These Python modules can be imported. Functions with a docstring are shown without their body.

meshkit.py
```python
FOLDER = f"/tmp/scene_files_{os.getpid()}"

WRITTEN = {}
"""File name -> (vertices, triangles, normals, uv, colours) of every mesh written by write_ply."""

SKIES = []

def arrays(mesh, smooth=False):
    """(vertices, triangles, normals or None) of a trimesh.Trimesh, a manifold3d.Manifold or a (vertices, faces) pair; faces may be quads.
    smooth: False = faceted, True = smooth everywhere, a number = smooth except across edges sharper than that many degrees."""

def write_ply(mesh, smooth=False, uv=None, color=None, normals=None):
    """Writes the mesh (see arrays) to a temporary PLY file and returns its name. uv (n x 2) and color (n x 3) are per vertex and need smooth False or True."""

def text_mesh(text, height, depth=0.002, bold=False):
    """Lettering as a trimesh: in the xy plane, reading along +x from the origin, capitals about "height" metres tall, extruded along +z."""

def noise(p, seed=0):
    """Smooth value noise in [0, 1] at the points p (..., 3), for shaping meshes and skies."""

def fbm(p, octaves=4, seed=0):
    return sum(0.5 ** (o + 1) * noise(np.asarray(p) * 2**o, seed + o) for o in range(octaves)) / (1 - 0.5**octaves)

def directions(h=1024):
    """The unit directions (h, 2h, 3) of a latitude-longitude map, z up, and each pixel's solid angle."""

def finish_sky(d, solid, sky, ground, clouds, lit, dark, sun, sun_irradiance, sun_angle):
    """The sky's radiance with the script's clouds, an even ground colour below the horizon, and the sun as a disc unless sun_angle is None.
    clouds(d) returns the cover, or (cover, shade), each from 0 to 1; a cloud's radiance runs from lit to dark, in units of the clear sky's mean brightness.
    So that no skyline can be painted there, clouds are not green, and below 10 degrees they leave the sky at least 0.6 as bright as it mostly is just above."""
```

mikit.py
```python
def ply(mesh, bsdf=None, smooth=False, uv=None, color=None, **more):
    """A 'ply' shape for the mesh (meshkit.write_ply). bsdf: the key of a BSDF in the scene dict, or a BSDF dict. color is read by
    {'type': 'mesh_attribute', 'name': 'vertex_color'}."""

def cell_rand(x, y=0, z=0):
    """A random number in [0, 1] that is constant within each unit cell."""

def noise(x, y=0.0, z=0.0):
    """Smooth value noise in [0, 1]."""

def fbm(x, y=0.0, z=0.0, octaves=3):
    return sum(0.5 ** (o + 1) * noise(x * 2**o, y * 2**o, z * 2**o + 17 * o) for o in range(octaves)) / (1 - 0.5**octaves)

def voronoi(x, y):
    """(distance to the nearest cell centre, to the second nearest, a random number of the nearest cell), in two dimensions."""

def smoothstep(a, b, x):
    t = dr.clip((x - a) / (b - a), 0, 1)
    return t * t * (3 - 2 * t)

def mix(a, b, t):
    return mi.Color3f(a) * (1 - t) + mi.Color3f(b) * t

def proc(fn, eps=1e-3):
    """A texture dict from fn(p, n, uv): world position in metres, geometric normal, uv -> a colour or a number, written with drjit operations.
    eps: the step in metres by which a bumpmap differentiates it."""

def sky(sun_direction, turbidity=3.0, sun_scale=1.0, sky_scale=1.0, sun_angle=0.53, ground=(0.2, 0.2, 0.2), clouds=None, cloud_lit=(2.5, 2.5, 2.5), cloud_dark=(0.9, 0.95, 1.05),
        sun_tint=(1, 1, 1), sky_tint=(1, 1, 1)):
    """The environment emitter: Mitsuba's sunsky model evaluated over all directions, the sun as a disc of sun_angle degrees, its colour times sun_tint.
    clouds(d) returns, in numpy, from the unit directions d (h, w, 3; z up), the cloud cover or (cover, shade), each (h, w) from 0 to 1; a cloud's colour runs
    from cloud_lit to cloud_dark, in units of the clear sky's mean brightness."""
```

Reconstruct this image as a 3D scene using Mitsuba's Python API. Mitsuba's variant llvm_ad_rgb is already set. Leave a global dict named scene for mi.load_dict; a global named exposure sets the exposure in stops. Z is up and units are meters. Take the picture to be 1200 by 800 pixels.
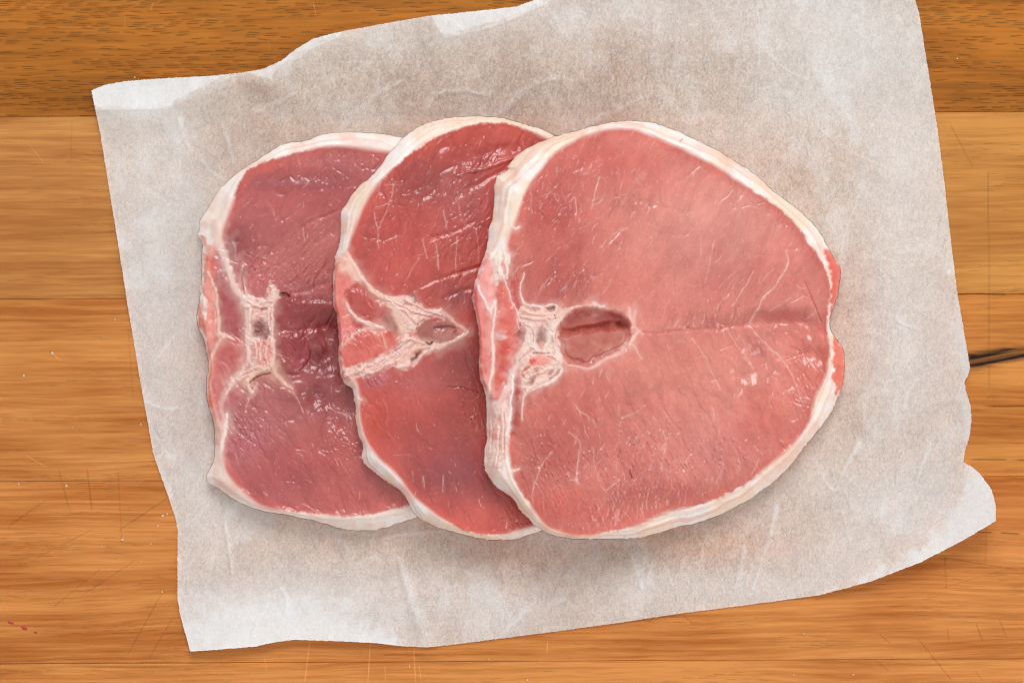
import math
import numpy as np
import drjit as dr
import mitsuba as mi
import trimesh
import shapely
from shapely.geometry import Polygon, LineString
from scipy.spatial import Delaunay, cKDTree
import mikit, meshkit
from mikit import noise as dnoise, fbm as dfbm, smoothstep as dsm, cell_rand, mix as dmix

T = mi.ScalarTransform4f
scene, labels = {}, {}

# ------------------------------------------------------------------ camera, light, exposure
S = 0.0003            # metres on the board per unit of the plan (the plan is drawn 1200 x 800)
H = 0.80              # camera height
exposure = -0.25
scene['camera'] = {
    'type': 'perspective', 'fov': 2 * math.degrees(math.atan(600 * S / H)), 'fov_axis': 'x',
    'near_clip': 0.05, 'far_clip': 20.0,
    'to_world': T().look_at(origin=[0, 0, H], target=[0, 0, 0], up=[0, 1, 0]),
}


def area_lamp(key, origin, target, w, h, rad):
    scene[key] = {'type': 'rectangle',
                  'to_world': T().look_at(origin=origin, target=target, up=[0, 0, 1] if abs(origin[0]) + abs(origin[1]) > 0.3 else [0, 1, 0]) @ T().scale([w / 2, h / 2, 1]),
                  'bsdf': {'type': 'diffuse', 'reflectance': {'type': 'rgb', 'value': [0.5, 0.5, 0.5]}},
                  'emitter': {'type': 'area', 'radiance': {'type': 'rgb', 'value': list(rad)}}}


area_lamp('window_light', [0.05, 1.18, 1.32], [0, 0, 0], 0.8, 0.8, [10.4, 10.35, 10.3])
area_lamp('fill_lamp', [1.3, -0.7, 0.75], [0, 0, 0], 0.9, 0.7, [4.4, 4.3, 4.2])  # unseen fill, brightens the fat walls on the right and below
labels['window_light'] = {'label': 'large bright window north of the board, outside the picture', 'category': 'window'}
labels['fill_lamp'] = {'label': 'unseen soft fill light to the right above the board, outside the picture', 'category': 'lamp'}
scene['room_light'] = {'type': 'constant', 'radiance': {'type': 'rgb', 'value': [0.60, 0.595, 0.587]}}


# ------------------------------------------------------------------ helpers
def lin(c):
    c = np.asarray(c, float) / 255.0
    return np.where(c <= 0.04045, c / 12.92, ((c + 0.055) / 1.055) ** 2.4)


def sm(a, b, x):
    t = np.clip((x - a) / (b - a), 0, 1)
    return t * t * (3 - 2 * t)


_tab = np.random.default_rng(5).random((256, 256))


def n2(x, y, seed=0):
    """smooth value noise in [0,1]"""
    a = 0.6 + 0.37 * seed
    x, y = x * math.cos(a) - y * math.sin(a) + 37.7 * seed, x * math.sin(a) + y * math.cos(a) + 11.3 * seed
    i, j = np.floor(x).astype(int), np.floor(y).astype(int)
    u, v = x - i, y - j
    u, v = u * u * u * (u * (u * 6 - 15) + 10), v * v * v * (v * (v * 6 - 15) + 10)
    g = lambda p, q: _tab[p & 255, q & 255]
    return (g(i, j) * (1 - u) + g(i + 1, j) * u) * (1 - v) + (g(i, j + 1) * (1 - u) + g(i + 1, j + 1) * u) * v


def aniso(x, y, ang, lx, ly, seed=0):
    """noise stretched along the direction ang: lx along, ly across"""
    c, s = math.cos(ang), math.sin(ang)
    a, b = (x * c + y * s) / lx, (-x * s + y * c) / ly
    sd = 0.6 + 0.37 * seed
    # keep the axes: undo the rotation inside n2
    a2, b2 = a * math.cos(-sd) - b * math.sin(-sd), a * math.sin(-sd) + b * math.cos(-sd)
    return n2(a2, b2, seed)


def fb(x, y, octaves=3, seed=0):
    return sum(0.5 ** (o + 1) * n2(x * 2 ** o, y * 2 ** o, seed + o) for o in range(octaves)) / (1 - 0.5 ** octaves)


def densify(pts, step=0.5, closed=False):
    p = np.asarray(pts, float)
    if closed:
        p = np.vstack([p, p[:1]])
    d = np.r_[0, np.cumsum(np.hypot(*np.diff(p, axis=0).T))]
    n = max(2, int(d[-1] / step))
    t = np.linspace(0, d[-1], n)
    return np.stack([np.interp(t, d, p[:, 0]), np.interp(t, d, p[:, 1])], 1), t / d[-1]


def smooth_line(pts, closed=False, it=2):
    """Chaikin corner cutting"""
    p = np.asarray(pts, float)
    for _ in range(it):
        q = np.vstack([p, p[:1]]) if closed else p
        a, b = 0.75 * q[:-1] + 0.25 * q[1:], 0.25 * q[:-1] + 0.75 * q[1:]
        r = np.empty((2 * len(a), 2))
        r[0::2], r[1::2] = a, b
        p = r if closed else np.vstack([p[:1], r, p[-1:]])
    return p


def inside(poly, x, y):
    P = Polygon(poly).buffer(0)
    shapely.prepare(P)
    return shapely.contains_xy(P, x, y)


def sdist(poly, x, y, far=60):
    """signed distance to a polygon, negative inside (capped)"""
    p = np.asarray(poly, float)
    out = np.full(len(x), float(far))
    m = (x > p[:, 0].min() - far) & (x < p[:, 0].max() + far) & (y > p[:, 1].min() - far) & (y < p[:, 1].max() + far)
    if m.any():
        q, _ = densify(p, 0.7, True)
        d, _ = cKDTree(q).query(np.stack([x[m], y[m]], 1), workers=-1)
        s = inside(p, x[m], y[m])
        out[m] = np.where(s, -d, np.minimum(d, far))
    return out


def stroke(pts, w0, w1, x, y, it=2, soft=False, k=None):
    """(mask, along) of a line that tapers from w0 to w1"""
    q, t = densify(smooth_line(pts, False, it), 0.4)
    wmax = max(w0, w1) * 1.3 + 2
    mask, al = np.zeros(len(x)), np.zeros(len(x))
    m = (x > q[:, 0].min() - wmax) & (x < q[:, 0].max() + wmax) & (y > q[:, 1].min() - wmax) & (y < q[:, 1].max() + wmax)
    if m.any():
        d, i = cKDTree(q).query(np.stack([x[m], y[m]], 1), distance_upper_bound=wmax)
        ok = np.isfinite(d)
        i = np.where(ok, i, 0)
        w = 0.5 * (w0 + (w1 - w0) * t[i]) * (1 if k is None else k[m])
        mask[m] = np.where(ok, 1 - sm(0.0 if soft else 0.2, 2.0 if soft else 1.4, d / np.maximum(w, 0.3)), 0)
        al[m] = t[i]
    return mask, al


def plan_to_world(u, v, z):
    f = (H - z) / H
    return (u - 600) * S * f, (400 - v) * S * f


def raw_ply(v, f, n, color, bsdf, uv=None):
    path = meshkit.write_ply((v, f), False, uv, color, normals=n)
    return {'type': 'ply', 'filename': path, 'face_normals': False, 'bsdf': {'type': 'ref', 'id': bsdf}}


def vertex_normals(v, f):
    fn = np.cross(v[f[:, 1]] - v[f[:, 0]], v[f[:, 2]] - v[f[:, 0]])
    n = np.zeros_like(v)
    for k in range(3):
        for a in range(3):
            n[:, a] += np.bincount(f[:, k], fn[:, a], len(v))
    return n / np.maximum(np.linalg.norm(n, axis=1, keepdims=True), 1e-20)


def sub_mesh(v, f, n, c, keep):
    g = f[keep]
    idx = np.unique(g)
    mp = np.full(len(v), -1)
    mp[idx] = np.arange(len(idx))
    return v[idx], mp[g], n[idx], c[idx]


def hexgrid(x0, x1, y0, y1, g, rng, jit=0.18):
    ys = np.arange(y0, y1, g * 0.866)
    xs = np.arange(x0, x1, g)
    X, Y = np.meshgrid(xs, ys)
    X = X + (np.arange(len(ys)) % 2)[:, None] * g * 0.5
    p = np.stack([X.ravel(), Y.ravel()], 1)
    return p + rng.uniform(-jit, jit, p.shape) * g


def tone(c):
    return [float(q) for q in lin(c)]


# ------------------------------------------------------------------ materials
# oak board: colour from plan coordinates (along the grain x, across y)
SCR = [  # knife scratches (plan), width, tone (+ light / - dark)
    (176, 14, 180, 2, 1.0, .5), (367, 2, 371, 20, 1.0, .7), (146, 20, 147, 34, .8, .4), (315, 48, 316, 60, .7, .4),
    (33, 168, 52, 192, .8, .5), (60, 414, 74, 424, .8, .6), (30, 533, 56, 548, .9, .6), (68, 548, 82, 600, 1.6, -.45),
    (102, 548, 108, 600, 1.6, -.6), (138, 548, 143, 640, 1.4, -.4), (10, 616, 55, 585, 1.6, -.5), (40, 655, 112, 618, 1.0, -.5),
    (138, 622, 198, 582, 1.1, -.7), (95, 698, 162, 654, .9, -.6), (60, 713, 120, 664, .9, -.5), (150, 766, 190, 694, 1.2, -.5),
    (174, 772, 202, 724, 1.2, -.5), (363, 752, 357, 800, 1.1, .6), (434, 752, 431, 800, 1.0, .7), (485, 760, 487, 800, 1.0, .7),
    (491, 778, 494, 800, .8, .6), (451, 780, 452, 800, .7, .5), (642, 750, 641, 764, .8, .6), (310, 770, 313, 790, .8, .5),
    (1113, 145, 1141, 198, 1.8, -.4), (1158, 200, 1158, 270, 1.6, -.45), (1159, 267, 1159, 460, 2.6, -.33), (1107, 650, 1109, 690, 2.0, -.4),
    (1156, 600, 1155, 660, 2.0, -.3), (1076, 748, 1118, 800, 1.6, -.45), (1030, 742, 1044, 754, 1.2, -.5), (1024, 772, 1042, 786, 1.2, -.5),
    (1110, 735, 1112, 750, 1.4, -.5), (1144, 730, 1152, 752, 1.5, -.5), (1171, 725, 1180, 748, 1.5, -.45), (1142, 785, 1152, 798, 1.2, -.4),
    (1100, 652, 1196, 668, 1.3, -.6), (800, 720, 812, 730, 1.4, -.6), (1098, 690, 1190, 664, .9, -.4), (150, 380, 156, 470, 1.8, -.25), (84, 142, 83, 190, 1.6, -.2),
]
SEAM0, PLANKW, TILT = 137.0, 213.5, -0.0050


def wood_colour(p, n, uv):
    u, v = p.x / S + 600, 400 - p.y / S
    vb = v - TILT * u
    k = dr.floor((vb - SEAM0) / PLANKW)
    f = (vb - SEAM0) / PLANKW - k
    off = k * 713.0
    # slow wander of the grain
    wv = vb + 9 * (dnoise(u / 260, vb / 70, k) - .5) + 3 * (dnoise(u / 90, vb / 25, k + 3) - .5)
    band = dfbm(u / 900 + off, wv / 26, k + 5, 4)
    fine = dfbm(u / 120 + off, wv / 3.0, k + 9, 3)
    hair = dnoise(u / 22 + off, wv / 1.15, k + 13)
    patch = dfbm(u / 150 + off, wv / 55, 2.5, 3)
    top = dr.select(k < 0, 1.0, 0.0)
    low = dr.select(k > .5, dr.select(k > 1.5, 1.0, .75), 0.0)
    dark = dmix(tone((176, 110, 54)), tone((144, 84, 24)), top)
    light = dmix(tone((216, 152, 84)), tone((192, 118, 42)), top)
    dark = dmix(dark, tone((180, 102, 42)), low)
    light = dmix(light, tone((226, 150, 82)), low)
    t = dr.clip(.5 + .75 * (band - .5) + .95 * (fine - .5) + .34 * (hair - .5) + 1.35 * (patch - .5), 0, 1)
    col = dmix(dark, light, t)
    # the second plank is yellower, its right end more so
    yel = dr.select((k > -.5) & (k < 1.5), 1.0, 0.0) * dsm(700, 1150, u)
    col = col * dmix((1, 1, 1), (0.93, 0.90, 0.72), yel * 0.75)
    # thin darker growth lines
    ring = dr.abs(dfbm(u / 700 + off, wv / 17, k + 21, 2) - .5)
    col *= 1 - .12 * (1 - dsm(0, .02, ring)) * dnoise(u / 120, wv / 30, 4)
    # pores: short dark dashes, dense in the top plank
    pl = dmix(18.0, 21.0, top).x
    pu, pv = u / pl + off, wv / dmix(1.9, 2.5, top).x + .8 * (dnoise(u / 15, wv / 6, 41) - .5)
    row = dr.floor(pv)
    pu = pu + 7.3 * cell_rand(row, k, 1)
    cu = dr.floor(pu)
    has = cell_rand(cu, row, 7 + k)
    fx, fy = pu - cu, pv - row
    lens = dsm(0, .2, fx) * (1 - dsm(.55, 1, fx)) * (1 - dsm(.12, .42, dr.abs(fy - .5)))
    clump = dnoise(u / 120, wv / 14, 31)
    th = dr.clip(dmix(.93, .56, top).x + .7 * (.5 - clump), 0.3, 1.0)
    col *= 1 - dmix(.20, .42, top).x * lens * dsm(th, th + .1, has)
    # dark bark streak at the right
    sx = dr.clip((u - 1132) / 80, 0, 1)
    sv = v - (424 - 14 * sx) + 3.5 * (dnoise(u / 14, v / 2.2, 77) - .5)
    wid = 15 - 5 * sx
    st = (1 - dsm(.35, 1.0, dr.abs(sv) / wid)) * dsm(1118, 1140, u)
    comb = dsm(.25, .6, dnoise(u / 30 + v * .1, (v + .17 * u) / 1.9, 55))
    col = dmix(col, (0.018, 0.009, 0.006), st * (.62 + .38 * comb))
    # fine dark checks
    for (x0, x1, yy, slope) in ((1100, 1260, 345, -.01), (1128, 1260, 538, .01), (1095, 1160, 478, 0.03), (1150, 1260, 475, .02), (1060, 1250, 619, .05)):
        dd = dr.abs(v - (yy + slope * (u - x0)) - 1.5 * (dnoise(u / 30, yy) - .5))
        col *= 1 - .55 * (1 - dsm(.4, 1.3, dd)) * dsm(x0, x0 + 15, u) * (1 - dsm(x1 - 30, x1, u)) * dsm(.2, .5, dnoise(u / 16, yy, 3))
    # knife scratches
    for (x0, y0, x1, y1, w, tn) in SCR:
        dx, dy = x1 - x0, y1 - y0
        L2 = dx * dx + dy * dy
        tt = ((u - x0) * dx + (v - y0) * dy) / L2
        d = dr.abs((u - x0) * dy - (v - y0) * dx) / math.sqrt(L2) + .5 * (dnoise(u / 5, v / 5, 8) - .5)
        m = (1 - dsm(w * .25, w * .9, d)) * dsm(-.02, .08, tt) * (1 - dsm(.9, 1.02, tt)) * (.45 + .55 * dnoise(u / 4, v / 4, 9))
        col = col * (1 - m * max(-tn, 0) * .5) + mi.Color3f(tone((235, 190, 135))) * (m * max(tn, 0)) * .4
    return dr.clip(col, 0.004, 0.95)


def wood_bump(p, n, uv):
    u, v = p.x / S + 600, 400 - p.y / S
    return dnoise(u / 40, v / 1.3, 3) * .6 + dfbm(u / 90, v / 14, 5, 2)


scene['oak'] = {'type': 'bumpmap', 'arbitrary': mikit.proc(wood_bump, 2e-4), 'scale': 0.00006,
                'bsdf': {'type': 'principled', 'base_color': mikit.proc(wood_colour), 'roughness': 0.5, 'specular': 0.16}}


def paper_colour(p, n, uv):
    u, v = p.x / S + 600, 400 - p.y / S
    grain = dnoise(u / 1.25, v / 1.5, 1) * .65 + dnoise(u / 2.3, v / 3.2, 2) * .35
    cloud = dfbm(u / 13 + 2.2 * dnoise(u / 30, v / 30, 16), v / 17 + 2.2 * dnoise(u / 30, v / 30, 17), 3, 3)
    fibre = dnoise(u / 1.6 + 1.4 * dnoise(u / 8, v / 8, 6), v / 6, 4)
    t = (grain - .5) * .42 + (cloud - .5) * .16 + (fibre - .5) * .07
    tan_paint = uv.x  # tan of the wood showing through where the sheet lies flat
    c = dmix(tone((243, 244, 244)), tone((243, 233, 223)), tan_paint)
    return dr.clip(c * (1 + t * (.35 + .65 * tan_paint)), .05, .97)


def paper_trans(p, n, uv):
    u, v = p.x / S + 600, 400 - p.y / S
    cloud = dfbm(u / 60, v / 70, 13, 3)
    spot = dnoise(u / 2.0, v / 2.8, 21)
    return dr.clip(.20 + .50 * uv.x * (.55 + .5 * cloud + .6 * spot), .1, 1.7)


scene['baking_paper_material'] = {'type': 'principledthin', 'base_color': mikit.proc(paper_colour), 'roughness': 0.55, 'eta': 1.3,
                                  'diff_trans': mikit.proc(paper_trans)}
vc = {'type': 'mesh_attribute', 'name': 'vertex_color'}
scene['lean'] = {'type': 'twosided', 'bsdf': {'type': 'principled', 'base_color': vc, 'roughness': 0.24, 'specular': 0.5, 'clearcoat': 0.7, 'clearcoat_gloss': 0.93}}
scene['fat'] = {'type': 'twosided', 'bsdf': {'type': 'principled', 'base_color': vc, 'roughness': 0.36, 'specular': 0.45}}
scene['crumb_material'] = {'type': 'diffuse', 'reflectance': {'type': 'rgb', 'value': [0.75, 0.68, 0.6]}}
scene['juice'] = {'type': 'principled', 'base_color': {'type': 'rgb', 'value': [0.48, 0.06, 0.04]}, 'roughness': 0.2, 'specular': 0.5}

# ------------------------------------------------------------------ the board
labels['cutting_board'] = {'label': 'scratched orange brown wooden board of glued planks under the white paper', 'category': 'cutting board', 'kind': 'structure'}
ang = math.degrees(math.atan(-TILT))
for i, k in enumerate(range(-3, 4)):
    y0, y1 = SEAM0 + k * PLANKW, SEAM0 + (k + 1) * PLANKW
    ln, wd, hh, ch = 1560 * S, PLANKW * S - 0.00010, 0.030, 0.00022
    prof = np.array([(-wd / 2, -hh), (wd / 2, -hh), (wd / 2, -ch), (wd / 2 - ch, 0), (-wd / 2 + ch, 0), (-wd / 2, -ch)])
    v = np.array([(x, a, b) for x in (-ln / 2, ln / 2) for a, b in prof])
    f = [[j, (j + 1) % 6, 6 + (j + 1) % 6] for j in range(6)] + [[j, 6 + (j + 1) % 6, 6 + j] for j in range(6)]
    f += [[0, j + 1, j] for j in range(1, 5)] + [[6, 6 + j, 7 + j] for j in range(1, 5)]
    m = trimesh.Trimesh(v, f, process=False)
    m.fix_normals()
    cy = (400 - (y0 + y1) / 2 - TILT * 600) * S
    m.apply_transform(trimesh.transformations.rotation_matrix(math.atan(-TILT), [0, 0, 1]))
    m.apply_translation([0, cy, 0])
    scene['cutting_board__plank' + ('' if i == 0 else '_%03d' % i)] = mikit.ply(m, 'oak', smooth=False)

# ------------------------------------------------------------------ the paper
PAPER = [(107, 106), (118, 160), (135, 265), (150, 360), (165, 450), (180, 533), (196, 578), (206, 608), (208.5, 622), (208, 660), (208, 700), (211, 720), (223, 763),
         (265, 760), (300, 757), (322, 752), (345, 749), (400, 751), (440, 753), (475, 757), (500, 758), (530, 755), (600, 746), (640, 741), (720, 730), (800, 718), (880, 708),
         (960, 697), (1020, 681), (1080, 658), (1130, 632), (1167, 610), (1167, 592), (1162, 573), (1148, 554), (1138, 546), (1129, 541), (1131, 528), (1136, 512), (1138.5, 492),
         (1137, 474), (1132, 458), (1130, 447), (1134.5, 440), (1137, 431), (1133, 408), (1128, 378), (1122, 345), (1113, 270), (1105, 200), (1097, 140), (1085, 65), (1077, 15),
         (1071, -4), (1062, -50), (1050, -85), (900, -62), (760, -38), (680, -16), (640, -5), (605, 8), (560, 13), (500, 19), (450, 28), (400, 37), (368, 45), (348, 57), (330, 71),
         (308, 81), (285, 85), (250, 89), (190, 92), (150, 95), (125, 99)]


def build_paper():
    rng = np.random.default_rng(11)
    out = np.array(PAPER, float)
    edge, t = densify(out, 1.6, True)
    edge = edge[:-1]
    jag = np.random.default_rng(3).uniform(-.35, .35, edge.shape)
    edge = edge + jag
    pts = hexgrid(90, 1190, -100, 780, 1.65, rng)
    P = Polygon(edge).buffer(-1.0)
    shapely.prepare(P)
    pts = pts[shapely.contains_xy(P, pts[:, 0], pts[:, 1])]
    p = np.vstack([edge, pts])
    tri = Delaunay(p).simplices
    c = p[tri].mean(1)
    Q = Polygon(edge).buffer(.05)
    shapely.prepare(Q)
    tri = tri[shapely.contains_xy(Q, c[:, 0], c[:, 1])]
    x, y = p.T
    # underlying flatness where the meat weighs on it
    load = 1 - sm(-5, 60, sdist(MEATS, x, y, 90))
    z = 1.2 + (fb(x / 110, y / 110, 3, 3) - .5) * 7.5 * (1 - .9 * load) + (fb(x / 28, y / 28, 2, 7) - .5) * 1.5 * (1 - .8 * load)
    z += 0.8 * (1 - load)
    # random fine creases
    r = np.random.default_rng(21)
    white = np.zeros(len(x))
    for _ in range(110):
        cx, cy = r.uniform(130, 1130), r.uniform(0, 740)
        a, L = r.uniform(0, 6.28), r.uniform(12, 60)
        w = r.uniform(2, 4.5)
        a2 = a + r.normal(0, .5)
        mid = (cx + L * math.cos(a), cy + L * math.sin(a))
        m, al = stroke([(cx, cy), mid, (mid[0] + L * .7 * math.cos(a2), mid[1] + L * .7 * math.sin(a2))], w, w * .5, x, y)
        z += r.choice([-1, 1]) * r.uniform(.2, .9) * m * (1 - load)
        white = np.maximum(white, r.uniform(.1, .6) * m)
    # creases that can be seen in the sheet (ridge height in plan units, width)
    for pts_, w0, w1, hh in [
        ([(112, 128), (150, 128), (192, 127), (218, 116), (240, 104), (262, 92), (290, 84)], 4, 5, .9), ([(322, 93), (328, 82), (345, 70), (372, 52), (400, 43)], 5, 4, 1.0), ([(522, 44), (560, 35), (592, 26), (640, 3)], 5, 6, 1.0),
        ([(468, 655), (478, 690), (492, 725), (502, 757)], 8, 22, 1.8), ([(264, 580), (263, 610), (268, 640), (272, 672)], 7, 4, 1.2),
        ([(615, 715), (600, 730), (588, 742)], 12, 8, 1.3), ([(510, 622), (480, 625), (445, 630)], 7, 5, 1.3),
        ([(740, 650), (752, 690)], 7, 5, .8), ([(910, 594), (902, 630), (882, 690)], 9, 5, 1.2), ([(874, 640), (862, 690)], 9, 6, 1.1),
        ([(1000, 560), (978, 578), (968, 566), (960, 550)], 6, 3, .9), ([(1006, 520), (984, 560)], 9, 4, 1.0),
        ([(940, 570), (955, 555), (965, 556)], 4, 3, .6), ([(500, 130), (510, 110), (540, 105), (570, 112)], 9, 5, 1.4),
        ([(580, 140), (600, 118), (630, 95), (660, 92)], 12, 6, 1.4), ([(610, 60), (606, 85), (590, 110), (570, 122)], 16, 8, -1.2),
        ([(690, 145), (725, 128), (760, 112)], 10, 6, 1.2), ([(400, 150), (430, 118), (470, 95)], 14, 6, 1.2), ([(500, 135), (505, 120), (520, 105)], 3, 2, .8),
        ([(1020, 150), (1035, 130), (1047, 115)], 3, 2, .6), ([(938, 14), (945, 11)], 3, 2, .5), ([(1075, 385), (1045, 375), (1062, 355)], 5, 3, .8),
        ([(330, 690), (338, 705), (333, 718)], 6, 3, .8), ([(210, 140), (216, 165), (225, 180)], 8, 3, 1.0), ([(262, 150), (270, 175), (276, 200)], 9, 4, 1.0),
        ([(235, 185), (250, 205), (262, 210)], 7, 3, 1.0), ([(180, 425), (200, 400), (207, 392)], 5, 3, .6), ([(300, 130), (320, 125), (345, 110)], 9, 4, 1.0),
        ([(1060, 480), (1062, 460), (1075, 445)], 8, 4, .9), ([(1090, 520), (1075, 560)], 10, 5, 1.0), ([(170, 470), (190, 480), (215, 478)], 6, 4, .6)]:
        m, al = stroke(pts_, w0, w1, x, y)
        z += 1.2 * hh * m * (1 - .6 * load)
        white = np.maximum(white, .62 * m * m * (hh > 0))  # whitened ridges; along the upper fold lines a painted highlight
    pale_paint = np.zeros(len(x))
    # edges and corners that have come off the board: region, fold line, slope, curl, brightening painted in where it lifts
    for reg, fold, slope, curl, pale_, soft_ in [
        ([(95, 128), (150, 128), (192, 127), (218, 116), (240, 104), (262, 92), (290, 84), (300, 60), (90, 60)], [(95, 128), (150, 128), (192, 127), (218, 116), (240, 104), (262, 92), (290, 84)], -.30, .001, .95, 5),
        ([(322, 93), (328, 82), (345, 70), (372, 52), (400, 43), (400, 0), (310, 20), (290, 85)], [(322, 93), (328, 82), (345, 70), (372, 52), (400, 43)], -.26, .001, .85, 5),
        ([(522, 44), (560, 35), (592, 26), (640, 3), (680, -16), (640, -60), (480, -20)], [(522, 44), (560, 35), (592, 26), (640, 3), (680, -16)], -.26, .001, .85, 6),
        ([(200, 716), (260, 690), (330, 690), (400, 700), (440, 715), (500, 758), (480, 790), (180, 790)], [(200, 716), (260, 690), (330, 690), (400, 700), (440, 715), (500, 758)], .10, .0018, .95, 26),
        ([(1129, 541), (1122, 555), (1105, 590), (1080, 625), (1030, 655), (960, 690), (940, 720), (1200, 720), (1200, 535)], [(1129, 541), (1122, 555), (1105, 590), (1080, 625), (1030, 655), (960, 690)], .52, .0030, 1.0, 26),
        ([(1150, 540), (1131, 541), (1122, 470), (1124, 440), (1116, 380), (1114, 345), (1180, 345)], [(1131, 541), (1122, 470), (1124, 440), (1116, 380), (1114, 345)], .35, .01, .7, 5),
        ([(90, 140), (118, 140), (150, 330), (186, 530), (214, 600), (216, 716), (150, 716)], [(118, 140), (150, 330), (186, 530), (214, 600), (216, 716)], .12, .004, .5, 12)]:
        s = sdist(reg, x, y, 60)
        q, _ = densify(smooth_line(fold, False, 1), .7)
        ins = s < 0
        d, _ = cKDTree(q).query(np.stack([x[ins], y[ins]], 1))
        if slope < 0:
            q_all, _ = cKDTree(q).query(np.stack([x, y], 1), distance_upper_bound=45)
            q_all = np.minimum(q_all, 45)
            z += np.where(ins, np.maximum(-slope * 28 - (-slope) * q_all - curl * q_all ** 2, 0), -slope * 28 * (1 - sm(0, 42, q_all))) * (1 - load)
        else:
            z[ins] += slope * d * sm(0, 6, d) + curl * d * d
        ww = np.zeros(len(x))
        ww[ins] = sm(-1, soft_, d + (n2(x[ins] / 9, y[ins] / 9, 5) - .5) * soft_ * .7)
        pale_paint = np.maximum(pale_paint, pale_ * np.maximum(ww, .35 * (1 - sm(0, 14, s)) * (s > 0)))
    # broad lighter and tanner areas; below the meat the tan paints in shade
    for (cx, cy, rx, ry, a) in [(1000, 60, 150, 110, .50), (1050, 200, 75, 160, .48), (185, 330, 60, 240, .55), (330, 715, 170, 50, .75), (1060, 590, 90, 70, .5), (1000, 640, 120, 50, .35),
                                (240, 600, 60, 90, .4), (560, 720, 120, 30, .35), (860, 690, 140, 25, .35), (470, 50, 60, 30, .25), (1090, 330, 40, 200, .25), (620, 15, 200, 25, .3), (160, 130, 60, 40, .4), (1060, 420, 60, 120, .3), (240, 480, 60, 90, .3)]:
        pale_paint = np.maximum(pale_paint, a * np.exp(-((x - cx) / rx) ** 2 - ((y - cy) / ry) ** 2))
    for (cx, cy, rx, ry, a) in [(300, 155, 80, 45, .2), (560, 100, 260, 50, .42), (560, 650, 260, 25, .25), (790, 640, 80, 25, .3), (930, 210, 70, 70, .3), (760, 110, 120, 50, .3), (1000, 400, 30, 120, .3), (900, 620, 90, 40, .3)]:
        pale_paint -= a * np.exp(-((x - cx) / rx) ** 2 - ((y - cy) / ry) ** 2)
    tan_paint = np.clip(.98 - .92 * pale_paint, .05, 1.35)
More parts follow.
